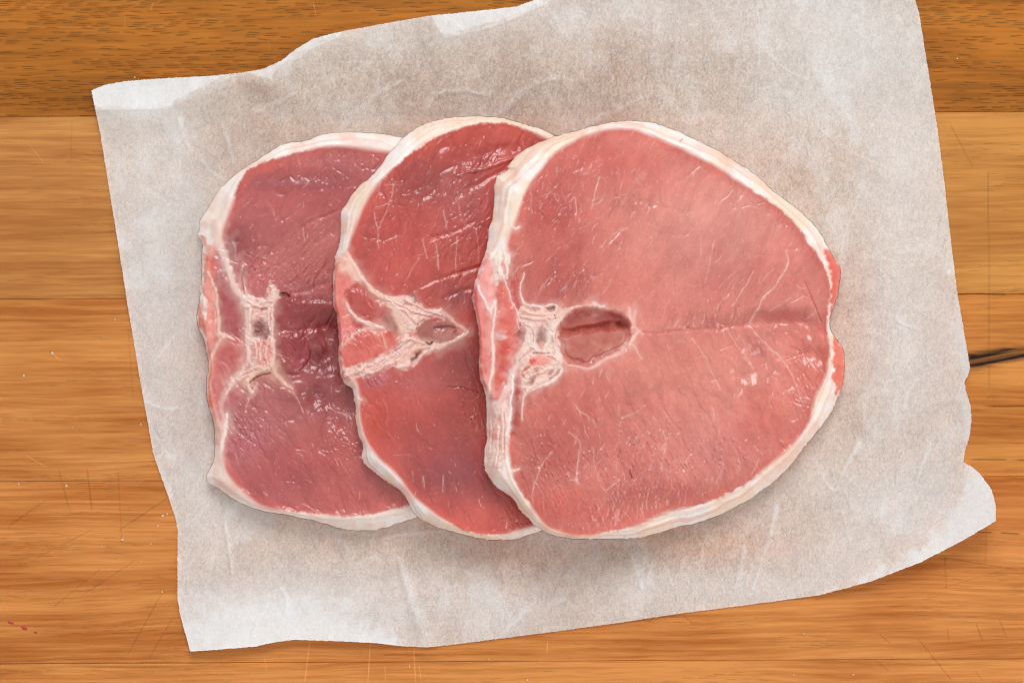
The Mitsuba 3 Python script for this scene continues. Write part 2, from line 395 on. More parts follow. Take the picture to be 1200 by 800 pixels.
    tan_paint -= .7 * white * (.3 + .8 * n2(x / 6, y / 6, 3))
    tan_paint -= .28 * sm(.55, .8, fb(x / 26 + 1.6 * n2(x / 40, y / 40, 61), y / 34 + 1.6 * n2(x / 40, y / 40, 62), 4, 63))
    tan_paint += (fb(x / 60, y / 60, 3, 31) - .5) * .30 * (tan_paint > .3)
    z = np.maximum(z, .35) * S
    X, Y = plan_to_world(x, y, z)
    v = np.stack([X, Y, z], 1)
    a = v[tri]
    flip = np.cross(a[:, 1] - a[:, 0], a[:, 2] - a[:, 0])[:, 2] < 0
    tri[flip] = tri[flip][:, ::-1]
    n = vertex_normals(v, tri)
    uv = np.stack([np.clip(tan_paint, .02, 1.4), np.zeros(len(v))], 1)
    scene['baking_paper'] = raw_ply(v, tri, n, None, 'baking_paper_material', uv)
    labels['baking_paper'] = {'label': 'crumpled sheet of white baking paper with curled corners lying on the wooden board', 'category': 'paper'}


# ------------------------------------------------------------------ the meat
O1 = [(405, 154.5), (387, 156), (369, 160.5), (357, 166), (336, 167), (324, 172), (312, 180), (304.5, 186), (288, 195), (274.5, 205.5), (255, 223.5), (243, 244.5), (232.5, 261), (234, 267), (231, 276.5),
      (237, 285.5), (236, 305), (236, 331), (232.5, 336), (235, 348.5), (230.5, 365), (230, 377), (234, 387), (240, 401.5), (243, 419.5), (244.5, 427), (241, 454), (243, 472), (248, 488.5), (250.5, 498),
      (251, 517.5), (252, 537), (241.5, 555), (242, 565.5), (246, 568.5), (256.5, 572), (270, 583.5), (285, 591), (303, 598), (340, 604), (364, 609), (385, 615), (409, 622), (436, 622), (454, 618), (469, 612),
      (490, 606), (540, 588), (588, 540), (613, 472), (616, 420), (601, 385), (611, 350), (604, 290), (570, 230), (520, 182), (490, 168), (472, 160.5), (456, 158), (430, 155)]
L1 = [(405, 171), (375, 172), (352, 178), (330, 184), (309, 190.5), (289.5, 199), (285, 205.5), (277.5, 220.5), (273, 235.5), (268.5, 250.5), (262, 262), (258, 279), (249, 287), (243, 306), (242, 331), (240, 345),
      (239, 370), (243, 392), (247, 410), (249, 430), (246, 455), (248, 472), (254, 488), (260, 504), (259, 520), (259, 540), (268.5, 562.5), (285, 577.5), (297, 588), (309, 595), (340, 600), (374, 603.5), (412, 605),
      (437, 602.5), (457, 597.5), (480, 593), (532, 570), (570, 530), (596, 470), (598, 420), (590, 385), (594, 350), (588, 300), (556, 245), (510, 198), (455, 178), (430, 174)]
O2 = [(565, 135.7), (547, 136), (524.5, 137.5), (509.5, 141), (496, 146), (482.5, 153), (472, 161.5), (457, 178), (445, 194.5), (434.5, 208), (421, 217), (412, 227.5), (399, 248.5), (398, 256), (399, 264), (399, 280),
      (396, 292), (392.5, 299.5), (392.5, 307), (389.5, 322), (389, 340), (389.5, 354.5), (394, 371), (396, 386), (397, 398), (395, 408.5), (396, 425), (399, 438.5), (401, 446.5), (404.5, 451), (412, 454), (414, 460),
      (413.5, 468), (416.5, 475), (416.5, 494.5), (419.5, 508), (425.5, 523), (423, 533.5), (425.5, 542.5), (433, 549), (446, 559), (457, 567), (470.5, 576.5), (478, 588.5), (486.5, 603), (498.5, 612), (522.5, 621.5),
      (545, 627), (566, 632), (597.5, 633), (620, 627.5), (637, 621.5), (700, 596), (748, 542), (772, 472), (770, 420), (759, 390), (768, 340), (750, 270), (708, 206), (670, 168), (652, 158.5), (634, 151), (610, 143.5), (587.5, 138)]
L2 = [(560.5, 144), (535, 151), (520, 157), (509.5, 161), (496, 170), (481, 179.5), (464.5, 193), (446.5, 209.5), (433, 227.5), (422.5, 248.5), (415, 268), (410, 280), (406, 297), (397, 309), (394, 322), (393.5, 340),
      (394, 354), (398, 371), (400, 386), (401, 398), (400, 410), (401, 428), (406, 440), (417, 447), (420, 460), (420.5, 475), (421, 493), (427, 514), (434.5, 526), (445, 540), (456, 549), (468, 561), (479, 576), (486.5, 585.5),
      (498.5, 594.5), (519.5, 609.5), (537.5, 618.5), (560, 626), (584, 627.5), (605, 621.5), (630, 614), (680, 590), (730, 535), (755, 470), (752, 420), (745, 390), (752, 340), (734, 276), (700, 222), (660, 178), (641, 162), (625, 154), (601, 146.5), (580, 143.5)]
O3 = [(730.5, 141), (717, 142.5), (699, 147), (678, 152), (660, 157.5), (640, 163), (617.5, 173), (610, 178), (602, 186), (594, 194.5), (596, 199), (584.5, 206), (581.5, 206.5), (579, 220), (579, 233.5), (578, 253), (572.5, 269),
      (571.5, 280), (569, 296), (561, 314), (558, 325), (555, 331), (554.5, 342), (552, 350), (555, 360), (558, 372), (560, 390), (561.5, 404), (561, 422), (561, 434), (562, 446), (567, 456), (569, 463), (570, 484), (570, 500),
      (570.5, 516), (567.5, 525), (567, 546), (570.5, 555), (579.5, 570), (594.5, 579), (601, 584), (609.5, 599), (620, 608), (626, 616), (637, 622), (648, 627), (660, 630), (675, 632), (705, 631), (744, 631), (765, 627), (795, 617),
      (816, 613.5), (840, 605), (872.5, 589), (899.5, 570.5), (919, 554), (937, 531.5), (952, 513.5), (970, 489.5), (981, 470), (988, 451), (990, 430), (989.5, 412), (985, 403), (976, 392.5), (973, 383), (972, 372), (977.5, 360),
      (982, 345), (985, 327), (985, 312), (979, 304.5), (970, 289.5), (961, 271.5), (947, 256), (926, 238), (899, 218), (885.5, 204), (860, 188), (840, 175.5), (810, 160.5), (787.5, 151), (762, 143)]
L3 = [(732, 149), (705, 152), (682.5, 159), (661, 170), (646, 181), (638.5, 191.5), (622, 211), (610, 238), (602, 262), (595, 282), (592, 292), (585, 305), (576, 303), (569, 312), (563, 326), (560, 340), (559, 352), (562, 372),
      (564, 390), (565, 404), (565, 422), (565, 434), (568, 446), (575, 458), (585, 474), (594, 485), (596, 495), (595, 514.5), (594.5, 523.5), (597.5, 544.5), (602, 564), (614, 582), (623, 594), (632, 609.5), (640, 618), (650, 623),
      (669, 628), (690, 628), (720, 622.5), (750, 614), (765, 607), (787.5, 599), (817.5, 592), (829, 588.5), (850, 579.5), (877, 566), (899.5, 548), (931, 521), (949, 495.5), (953.5, 474), (961, 455.5), (970, 436), (971.5, 419.5),
      (971.5, 397), (968.5, 383), (970, 366), (974, 345), (971.5, 325.5), (965.5, 309), (952, 289.5), (940, 270), (920, 250), (897.5, 230.5), (875, 218), (852.5, 203), (830, 188.5), (810, 178.5), (780, 165), (756, 155)]
MEATS = np.array(shapely.union_all([Polygon(o).buffer(0) for o in (O1, O2, O3)]).exterior.coords)[:-1]

CREAM, WHITE, PEACH = (244, 224, 212), (248, 240, 235), (246, 224, 205)
TISSUE, TISSUE_PINK = (236, 190, 180), (232, 160, 146)

# each slice: lean tones as (u, v, ru, rv, colour, strength); tissue patches as (polygon, colour, rise, part or None);
# lines as (points, w0, w1, colour or None, strength, rise); grooves are lines with a negative rise


def make_slice(key, label, outer, lean, cover, base_fn, thick_fn, base_col, edge_col, fat_cols, tones, patches, lines, hinge, extra_parts, seed, fan, grain, wrinkle, flecks, wet, netw, folds, mounds):
    rng = np.random.default_rng(100 + seed)
    g = 0.86
    outer = smooth_line(outer, True, 1)
    lean = smooth_line(lean, True, 2)
    edge, _ = densify(outer, 0.9, True)
    edge = edge[:-1]
    ex, ey = edge.T
    rag = (n2(ex / 3, ey / 3, seed + 40) - .5) * 2.0 + (n2(ex / 9, ey / 9, seed + 41) - .5) * 2.2
    nxt, prv = np.roll(edge, -1, 0), np.roll(edge, 1, 0)
    tn = nxt - prv
    nrm = np.stack([tn[:, 1], -tn[:, 0]], 1) / np.maximum(np.linalg.norm(tn, axis=1, keepdims=True), 1e-9)
    edge = edge + nrm * rag[:, None] * .5
    P = Polygon(edge).buffer(0)
    x0, y0, x1, y1 = P.bounds
    if cover is not None:
        hid = Polygon(cover).buffer(-9)
        shapely.prepare(hid)
    Pin = P.buffer(-0.5)
    shapely.prepare(Pin)
    fine = hexgrid(x0, x1, y0, y1, g, rng)
    fine = fine[shapely.contains_xy(Pin, fine[:, 0], fine[:, 1])]
    if cover is not None:
        fine = fine[~shapely.contains_xy(hid, fine[:, 0], fine[:, 1])]
        co = hexgrid(x0, x1, y0, y1, 3.5, rng)
        co = co[shapely.contains_xy(Pin, co[:, 0], co[:, 1]) & shapely.contains_xy(hid, co[:, 0], co[:, 1])]
        fine = np.vstack([fine, co])
    ne = len(edge)
    p = np.vstack([edge, fine])
    tri = Delaunay(p).simplices
    c = p[tri].mean(1)
    Q = P.buffer(.02)
    shapely.prepare(Q)
    tri = tri[shapely.contains_xy(Q, c[:, 0], c[:, 1])]
    x, y = p.T
    # organic wobble of every drawn border
    wx = x + (n2(x / 9, y / 9, seed + 1) - .5) * 3.4 + (n2(x / 2.6, y / 2.6, seed + 2) - .5) * 1.7
    wy = y + (n2(x / 9, y / 9, seed + 3) - .5) * 3.4 + (n2(x / 2.6, y / 2.6, seed + 4) - .5) * 1.7
    d_out, _ = cKDTree(densify(edge, .5, True)[0]).query(p, workers=-1)
    sl = sdist(lean, wx, wy, 70)
    sl_hard = sdist(lean, x, y, 70)
    t = np.where(sl_hard < 0, 1.0, d_out / np.maximum(d_out + np.maximum(sl_hard, 0), 1e-6))
    prof = 0.34 + 0.66 * np.clip(1 - (1 - t) ** 1.9, 0, 1) ** .72
    Tpx = thick_fn(x) / S
    dz = np.zeros(len(x))
    # lean stands a little below the cut fat, swelling to the middle of each muscle
    dz += -0.9 * sm(2, -6, sl_hard) + 1.6 * sm(-4, -60, sl_hard)
    dz += (fb(x / 60, y / 60, 3, seed + 5) - .5) * 3.4 * sm(4, -20, sl_hard)
    # ---- colour of the lean
    col = np.ones((len(x), 3)) * lin(base_col)
    for (cu, cv, ru, rv, cc, a) in tones:
        w = a * np.exp(-(((wx - cu) / ru) ** 2 + ((wy - cv) / rv) ** 2))
        col = col * (1 - w[:, None]) + lin(cc) * w[:, None]
    e = sm(-16, -1, sl) * .55 * (.5 + n2(x / 20, y / 20, seed + 6))
    col = col * (1 - e[:, None]) + lin(edge_col) * e[:, None]
    mot = fb(x / 60, y / 60, 3, seed + 7)
    hyv = np.interp(x, [h[0] for h in hinge], [h[1] for h in hinge])
    below = y > hyv
    mx, my = x + 700 * below, np.abs(y - hyv)      # the two halves of a slice are opened like a book
    mt = ((mot - .5) * .55 + (aniso(mx, my, grain, 30, 9, seed + 38) - .5) * .20 + (fb(x / 7, y / 7, 2, seed + 31) - .5) * .14)[:, None]
    col = col * (1 + mt * np.array([.55, .95, .9]))
    # muscle bundles: cells with faint creases between them, stretched along the grain
    ca, sa = math.cos(grain), math.sin(grain)
    bx, by = (mx * ca + my * sa) / 2.0, -mx * sa + my * ca
    bx = bx + (fb(x / 30, y / 30, 2, seed + 8) - .5) * 30
    by = by + (fb(x / 30, y / 30, 2, seed + 9) - .5) * 30
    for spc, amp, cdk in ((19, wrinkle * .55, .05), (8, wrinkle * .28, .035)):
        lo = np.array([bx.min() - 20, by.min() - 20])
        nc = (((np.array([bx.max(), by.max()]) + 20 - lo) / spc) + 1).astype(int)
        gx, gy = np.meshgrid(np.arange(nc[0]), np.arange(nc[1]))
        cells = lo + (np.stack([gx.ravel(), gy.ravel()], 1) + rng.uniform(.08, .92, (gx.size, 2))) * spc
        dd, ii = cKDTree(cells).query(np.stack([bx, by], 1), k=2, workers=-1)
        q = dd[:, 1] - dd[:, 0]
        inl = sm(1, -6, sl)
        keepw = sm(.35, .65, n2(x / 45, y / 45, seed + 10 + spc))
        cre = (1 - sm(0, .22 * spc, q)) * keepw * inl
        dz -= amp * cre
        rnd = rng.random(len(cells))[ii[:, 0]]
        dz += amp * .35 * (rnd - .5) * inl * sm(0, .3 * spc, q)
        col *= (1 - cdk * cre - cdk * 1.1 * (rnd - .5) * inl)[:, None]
        sm_ = ((1 - sm(0, .11 * spc, q)) * sm(.50, .72, n2(x / 24, y / 24, seed + 60 + spc)) * sm(.25, .6, n2(x / 5, y / 5, seed + 61)) * inl * netw)[:, None]
        col = col * (1 - sm_) + lin((234, 172, 160)) * sm_
    # fine wet fibre relief
    fa = aniso(mx, my, grain, 7, 2.0, seed + 12)
    wrx, wry = mx + (fb(x / 35, y / 35, 2, seed + 44) - .5) * 26, my + (fb(x / 35, y / 35, 2, seed + 45) - .5) * 26
    wm = sm(.36, .66, fb(x / 60, y / 60, 2, seed + 46)) * sm(0, -9, sl)
    f1 = 1 - np.abs(2 * aniso(wrx, wry, grain, 46, 15, seed + 47) - 1)
    f2 = 1 - np.abs(2 * aniso(wrx, wry, grain + .5, 22, 6.5, seed + 48) - 1)
    dz -= wrinkle * wm * (1.5 * f1 ** 3 + .6 * f2 ** 3)
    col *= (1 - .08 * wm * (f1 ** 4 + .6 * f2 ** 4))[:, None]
    inl = sm(2, -4, sl)
    rough_zone = .30 + .45 * sm(.5, .72, fb(x / 55, y / 55, 2, seed + 13))
    for (cu, cv, ru, rv, a) in wet:
        rough_zone = rough_zone + a * np.exp(-(((x - cu) / ru) ** 2 + ((y - cv) / rv) ** 2))
    dz += ((fa - .5) * .50 + (n2(x / 2.1, y / 2.1, seed + 14) - .5) * .22 + .55 * sm(.74, .95, aniso(mx, my, grain, 4.5, 2.2, seed + 32))) * inl * rough_zone
    col *= (1 + (fa - .5) * .09 * inl + (n2(x / 1.4, y / 1.4, seed + 15) - .5) * .09 * inl)[:, None]
    # scattered fat flecks, short strands of marbling, and white dots painted as glints
    L, W, A = [], [], []
    bnd = Polygon(lean)
    bx0, by0, bx1, by1 = bnd.bounds
    for k in range(flecks):
        cu, cv = rng.uniform(bx0, bx1), rng.uniform(by0, by1)
        a = (1 if cv > 388 else -1) * grain + rng.normal(0, .35)
        ln = rng.choice([.6, 2.0, 5, 12], p=[.60, .25, .11, .04]) * rng.uniform(.6, 1.4)
        n = max(2, int(ln / .5))
        s = np.linspace(-.5, .5, n) * ln
        bend = rng.normal(0, .03)
        L.append(np.stack([cu + s * math.cos(a) - bend * s * s * math.sin(a), cv + s * math.sin(a) + bend * s * s * math.cos(a)], 1))
        W.append(np.full(n, rng.uniform(.45, 1.0)) * (1 - .5 * np.abs(s) / (.5 * ln + 1e-9)))
        A.append((rng.uniform(.1, .65) if ln > 1 else rng.uniform(.2, 1.0)) * (.4 + .6 * np.abs(np.sin(np.linspace(0, ln * .5, n) + rng.uniform(0, 3)))))
    L, W, A = np.vstack(L), np.concatenate(W), np.concatenate(A)
    d, i = cKDTree(L).query(np.stack([x, y], 1), distance_upper_bound=3, workers=-1)
    ok = np.isfinite(d)
    i = np.where(ok, i, 0)
    fm = np.where(ok, A[i] * (1 - sm(.4, 1.3, np.where(ok, d, 9) / W[i])), 0) * sm(0, -3, sl)
    col = col * (1 - fm[:, None]) + lin((236, 186, 174)) * fm[:, None]
    dz += .45 * fm
    # ---- fat
    cre, wht, pink = (lin(q) for q in fat_cols)
    fn = fb(x / 34, y / 34, 3, seed + 16)
    fcol = cre * (1 - sm(.35, .65, fn))[:, None] + wht * sm(.35, .65, fn)[:, None]
    # layered streaks that run along the rim
    lay = n2(t * 5.5 + (fb(x / 40, y / 40, 2, seed + 17) - .5) * 3, fb(x / 120, y / 120, 2, seed + 18) * 3, seed + 19)
    pk = sm(.62, .85, lay) * .55
    fcol = fcol * (1 - pk[:, None]) + pink * pk[:, None]
    st_ = .42 * sm(.50, .78, fb(x / 20, y / 20, 3, seed + 71))
    fcol = fcol * (1 - st_[:, None]) + lin((240, 188, 172)) * st_[:, None]
    fcol *= (1 + (n2(x / 2, y / 2, seed + 20) - .5) * .06)[:, None]
    frg = sm(.35, .75, n2(x / 70, y / 70, seed + 26))
    wid = 1.5 + 2.0 * (1 - frg)
    ss = sl_hard * (1 - .5 * frg) + sl * .5 * frg
    fm = sm(-wid * 1.3, wid, ss + ((n2(x / 1.5, y / 1.5, seed + 21) - .5) * 1.3 + (n2(x / 4, y / 4, seed + 37) - .5) * 1.8) * frg + (n2(x / 13, y / 13, seed + 27) - .5) * 1.5)
    col = col * (1 - fm[:, None]) + fcol * fm[:, None]
    fz = (1 - np.abs(2 * t - 1)) * (sl_hard > 0)
    dz += fz * ((lay - .5) * 2.6 + (n2(x / 14, y / 14, seed + 22) - .5) * 3.0 + (n2(x / 3.2, y / 3.2, seed + 23) - .5) * .5)
    for (fx0, fx1, line, amp, up, down) in folds:      # a fold: steep side above, long slope below
        ly = np.interp(x, [q[0] for q in line], [q[1] for q in line]) + (n2(x / 14, 0 * x, seed + 70) - .5) * 3
        xx = x + (fb(x / 16, y / 16, 2, seed + 72) - .5) * 26
        gx_ = sm(fx0, fx0 + .5 * (fx1 - fx0), xx) * (1 - sm(fx1 - .5 * (fx1 - fx0), fx1, xx))
        dy = y - ly
        dz -= amp * gx_ * np.where(dy < 0, 1 - sm(0, up, -dy), 1 - sm(0, down, dy)) * inl
    for (cu, cv, ru, rv, hgt) in mounds:
        dz += hgt * np.exp(-(((x - cu) / ru) ** 2 + ((y - cv) / rv) ** 2)) * inl
    # ---- drawn features
    part = np.full(len(x), 0)
    pd_parts = []
    gscale = .8
    for (poly, cc, rise, soft, pname) in patches:
        sd = sdist(smooth_line(poly, True, 2), wx, wy, 16)
        w = sm(soft * 1.5, -soft * 1.5, sd + (fb(x / 5, y / 5, 2, seed + 50) - .5) * (soft + 1) * 2.2)
        grit = 1 + ((fb(x / 8, y / 8, 4, seed + 24) - .5) * .8)[:, None] * np.array([.35, 1.0, 1.05])
        if cc is not None:
            col = col * (1 - w[:, None]) + lin(cc) * grit * w[:, None]
        if pname == CT:
            qx, qy = x + (fb(x / 12, y / 12, 2, seed + 51) - .5) * 22, y + (fb(x / 12, y / 12, 2, seed + 52) - .5) * 22
            rg_ = 1 - np.abs(2 * n2(qx / 9, qy / 5.5, seed + 53) - 1)
            rg2 = 1 - np.abs(2 * n2(qx / 4.5, qy / 3.5, seed + 54) - 1)
            val = sm(.70, .98, rg_)
            pm = sm(.4, .65, n2(x / 11, y / 11, seed + 56))
            dz -= w * (1.0 * val * pm + .5 * sm(.6, 1, rg2))
            sp = w * np.clip(.34 * val * pm + .14 * sm(.6, 1, rg2) + .30 * sm(.45, .8, fb(x / 10, y / 10, 2, seed + 35)), 0, 1)
            col = col * (1 - sp[:, None]) + lin((196, 110, 98)) * sp[:, None]
            sp = w * .45 * sm(.5, .75, n2(qx / 7, qy / 4, seed + 36))
            col = col * (1 - sp[:, None]) + lin((246, 226, 216)) * sp[:, None]
        dz += rise * sm(soft + 1.5, -soft - 3.5, sd)
        dz += 1.5 * (fb(x / 6, y / 6, 3, seed + 30) - .5) * w * (pname == CT)
        if pname:
            pd_parts.append((pname, smooth_line(poly, True, 2)))
    for (pts_, w0, w1, cc, a, rise) in lines:
        if rise < 0 and cc is None:
            m, al = stroke(pts_, w0 * 1.25, w1 * 1.25, wx * .6 + x * .4, wy * .6 + y * .4, soft=True)
            dz += rise * gscale * m * np.minimum(1, np.minimum(al, 1 - al) * 5) * (.45 + .9 * n2(x / 9, y / 9, seed + 28) if max(w0, w1) < 10 else .85 + .3 * n2(x / 25, y / 25, seed + 28))
            continue
        if cc == WV or (rise > 0 and max(w0, w1) < 2.1):
            w0, w1, a = w0 * .78, w1 * .78, a * .85
        m, al = stroke(pts_, w0, w1, wx * .55 + x * .45, wy * .55 + y * .45, k=.45 + 1.05 * (n2(x / 5, y / 5, seed + 33) * .6 + n2(x / 14, y / 14, seed + 34) * .4))
        if cc is not None:
            brk = n2(x / 4, y / 4, seed + 25) * .6 + n2(x / 11, y / 11, seed + 29) * .4
            am = (a * m * ((.72 + .5 * brk) if max(w0, w1) > 2.4 else (.15 + 1.25 * brk)))[:, None]
            am = np.clip(am, 0, 1)
            if rise > 0 and min(cc) > 140:
                hm, _ = stroke(pts_, w0 * 2.8, w1 * 2.8, x, y, soft=True, k=.5 + n2(x / 7, y / 7, seed + 55))
                hm = (hm * (.30 if max(w0, w1) > 2.4 else .14) * a)[:, None]
                col = col * (1 - hm) + lin(cc) * hm
            col = col * (1 - am) + lin(cc) * am
        dz += rise * m * (.5 if 0 < rise and max(w0, w1) < 2.4 else 1)
    col = np.clip(col, .01, .93)
    base = base_fn(x)
    z = base + (Tpx * prof + dz * np.clip(d_out / 4, 0, 1)) * S
    z = np.maximum(z, base + .25 * thick_fn(x))
    X, Y = plan_to_world(x, y, base + thick_fn(x) * prof)
    top = np.stack([X, Y, z], 1)
    # ---- underside: the same border ring, drawn in and down to the base
    co = hexgrid(x0, x1, y0, y1, 7, rng)
    Pb = P.buffer(-3)
    shapely.prepare(Pb)
    co = co[shapely.contains_xy(Pb, co[:, 0], co[:, 1])]
    pb = np.vstack([edge, co])
    tb = Delaunay(pb).simplices
    c2 = pb[tb].mean(1)
    tb = tb[shapely.contains_xy(Q, c2[:, 0], c2[:, 1])]
    dc = cKDTree(edge).query(co)[0]
    bz = base_fn(co[:, 0]) + .34 * thick_fn(co[:, 0]) * (1 - np.sqrt(np.clip(1 - (1 - np.clip(dc / 12, 0, 1)) ** 2, 0, 1)))
    bX, bY = plan_to_world(co[:, 0], co[:, 1], bz)
    nb = len(top)
    v = np.vstack([top, np.stack([bX, bY, bz], 1)])
    tb = np.where(tb < ne, tb, tb - ne + nb)
    sb = sdist(lean, co[:, 0], co[:, 1], 30)
    bcol = np.where((sb > 0)[:, None], lin(CREAM), lin(base_col))
    col = np.vstack([col, bcol])
    a = v[tri]
    fl = np.cross(a[:, 1] - a[:, 0], a[:, 2] - a[:, 0])[:, 2] < 0
    tri[fl] = tri[fl][:, ::-1]
    a = v[tb]
    fl = np.cross(a[:, 1] - a[:, 0], a[:, 2] - a[:, 0])[:, 2] > 0
    tb[fl] = tb[fl][:, ::-1]
    F = np.vstack([tri, tb])
    n = vertex_normals(v, F)
    # ---- split the faces into the parts of the slice
    allp = np.vstack([p, co])
    cc_ = allp[F].mean(1)
    lean_face = inside(lean, cc_[:, 0], cc_[:, 1])
    hy = np.interp(cc_[:, 0], [h[0] for h in hinge], [h[1] for h in hinge])
    names = np.where(lean_face, np.where(cc_[:, 1] < hy, 'loin_muscle', 'loin_muscle_001'), 'fat_rim').astype(object)
    topf = np.arange(len(F)) < len(tri)
    for pname, poly in [*extra_parts, *pd_parts]:
        sel = topf & inside(poly, cc_[:, 0], cc_[:, 1])
        names[sel] = pname
    for nm in sorted(set(names)):
        sub = sub_mesh(v, F, n, col, names == nm)
        scene[key + '__' + nm] = raw_ply(*sub[:3], sub[3], 'fat' if nm in ('fat_rim', 'connective_tissue') else 'lean')
    labels[key] = {'label': label, 'category': 'meat', 'group': 'overlapping pork steaks'}


CT = 'connective_tissue'
# ---------------- slice 1, at the back on the left
PT1 = [
    # side strip and muscles
    ([(240, 288), (250, 287), (250, 320), (254, 375), (254, 400), (250, 425), (246, 460), (252, 490), (256, 515), (250, 530), (249, 500), (241, 470), (239, 440), (243, 425), (240, 400), (235, 385), (232, 365), (236, 345), (238, 320)], (230, 146, 134), .8, 3, None),
    ([(249, 298), (257, 302), (268, 330), (285, 362), (288, 380), (288, 397), (270, 392), (257, 382), (253, 350), (251, 325)], (176, 84, 86), 1.4, 2, 'side_muscle'),
    ([(255, 392), (270, 393), (289, 400), (291, 420), (281, 434), (266, 448), (254, 468), (247, 454), (248, 428), (251, 405)], (200, 104, 100), 1.6, 3, 'side_muscle_001'),
    ([(244, 300), (251, 298), (254, 312), (254, 326), (249, 326), (246, 315)], (218, 98, 84), .6, 2, None),
    ([(243, 420), (248, 428), (247, 452), (250, 470), (254, 485), (249, 488), (244, 472), (241, 455)], (236, 150, 134), .3, 2.5, None),
    ([(243, 430), (247, 430), (247, 458), (251, 478), (246, 478), (243, 460)], (215, 95, 85), .2, 2.5, None),
    ([(233, 336), (238, 340), (242, 358), (242, 376), (238, 372), (236, 350)], (246, 236, 230), .6, 1.2, CT),
    ([(230, 362), (235, 358), (237, 372), (236, 388), (231, 380)], (232, 140, 112), .8, 1.5, None),
    ([(232, 274), (240, 276), (246, 290), (240, 292), (236, 284)], (240, 176, 160), .8, 1.5, None),
    # loin folds and central tissue
    ([(284, 347), (300, 350), (312, 350), (315, 330), (321, 329), (323, 341), (329, 345), (321, 358), (320, 376), (322, 398), (321, 428), (315, 433), (300, 436), (291, 446), (286, 448), (292, 428), (292, 410), (290, 392), (291, 375), (287, 362)], TISSUE, 1.4, 1.6, CT),
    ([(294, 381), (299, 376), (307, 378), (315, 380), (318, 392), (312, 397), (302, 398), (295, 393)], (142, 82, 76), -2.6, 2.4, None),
    ([(294, 400), (318, 399), (319, 425), (308, 428), (296, 424)], (226, 142, 130), .4, 1.6, None),
    ([(324, 392), (340, 389), (358, 393), (363, 412), (358, 430), (344, 439), (331, 434), (324, 420)], (160, 66, 70), 2.6, 2, 'round_muscle'),
    ([(322, 350), (340, 346), (372, 352), (402, 350), (402, 386), (360, 390), (323, 391)], (158, 66, 66), .6, 4, None),
    ([(248, 287), (258, 280), (263, 296), (256, 296)], (236, 200, 188), .6, 2, None),
]
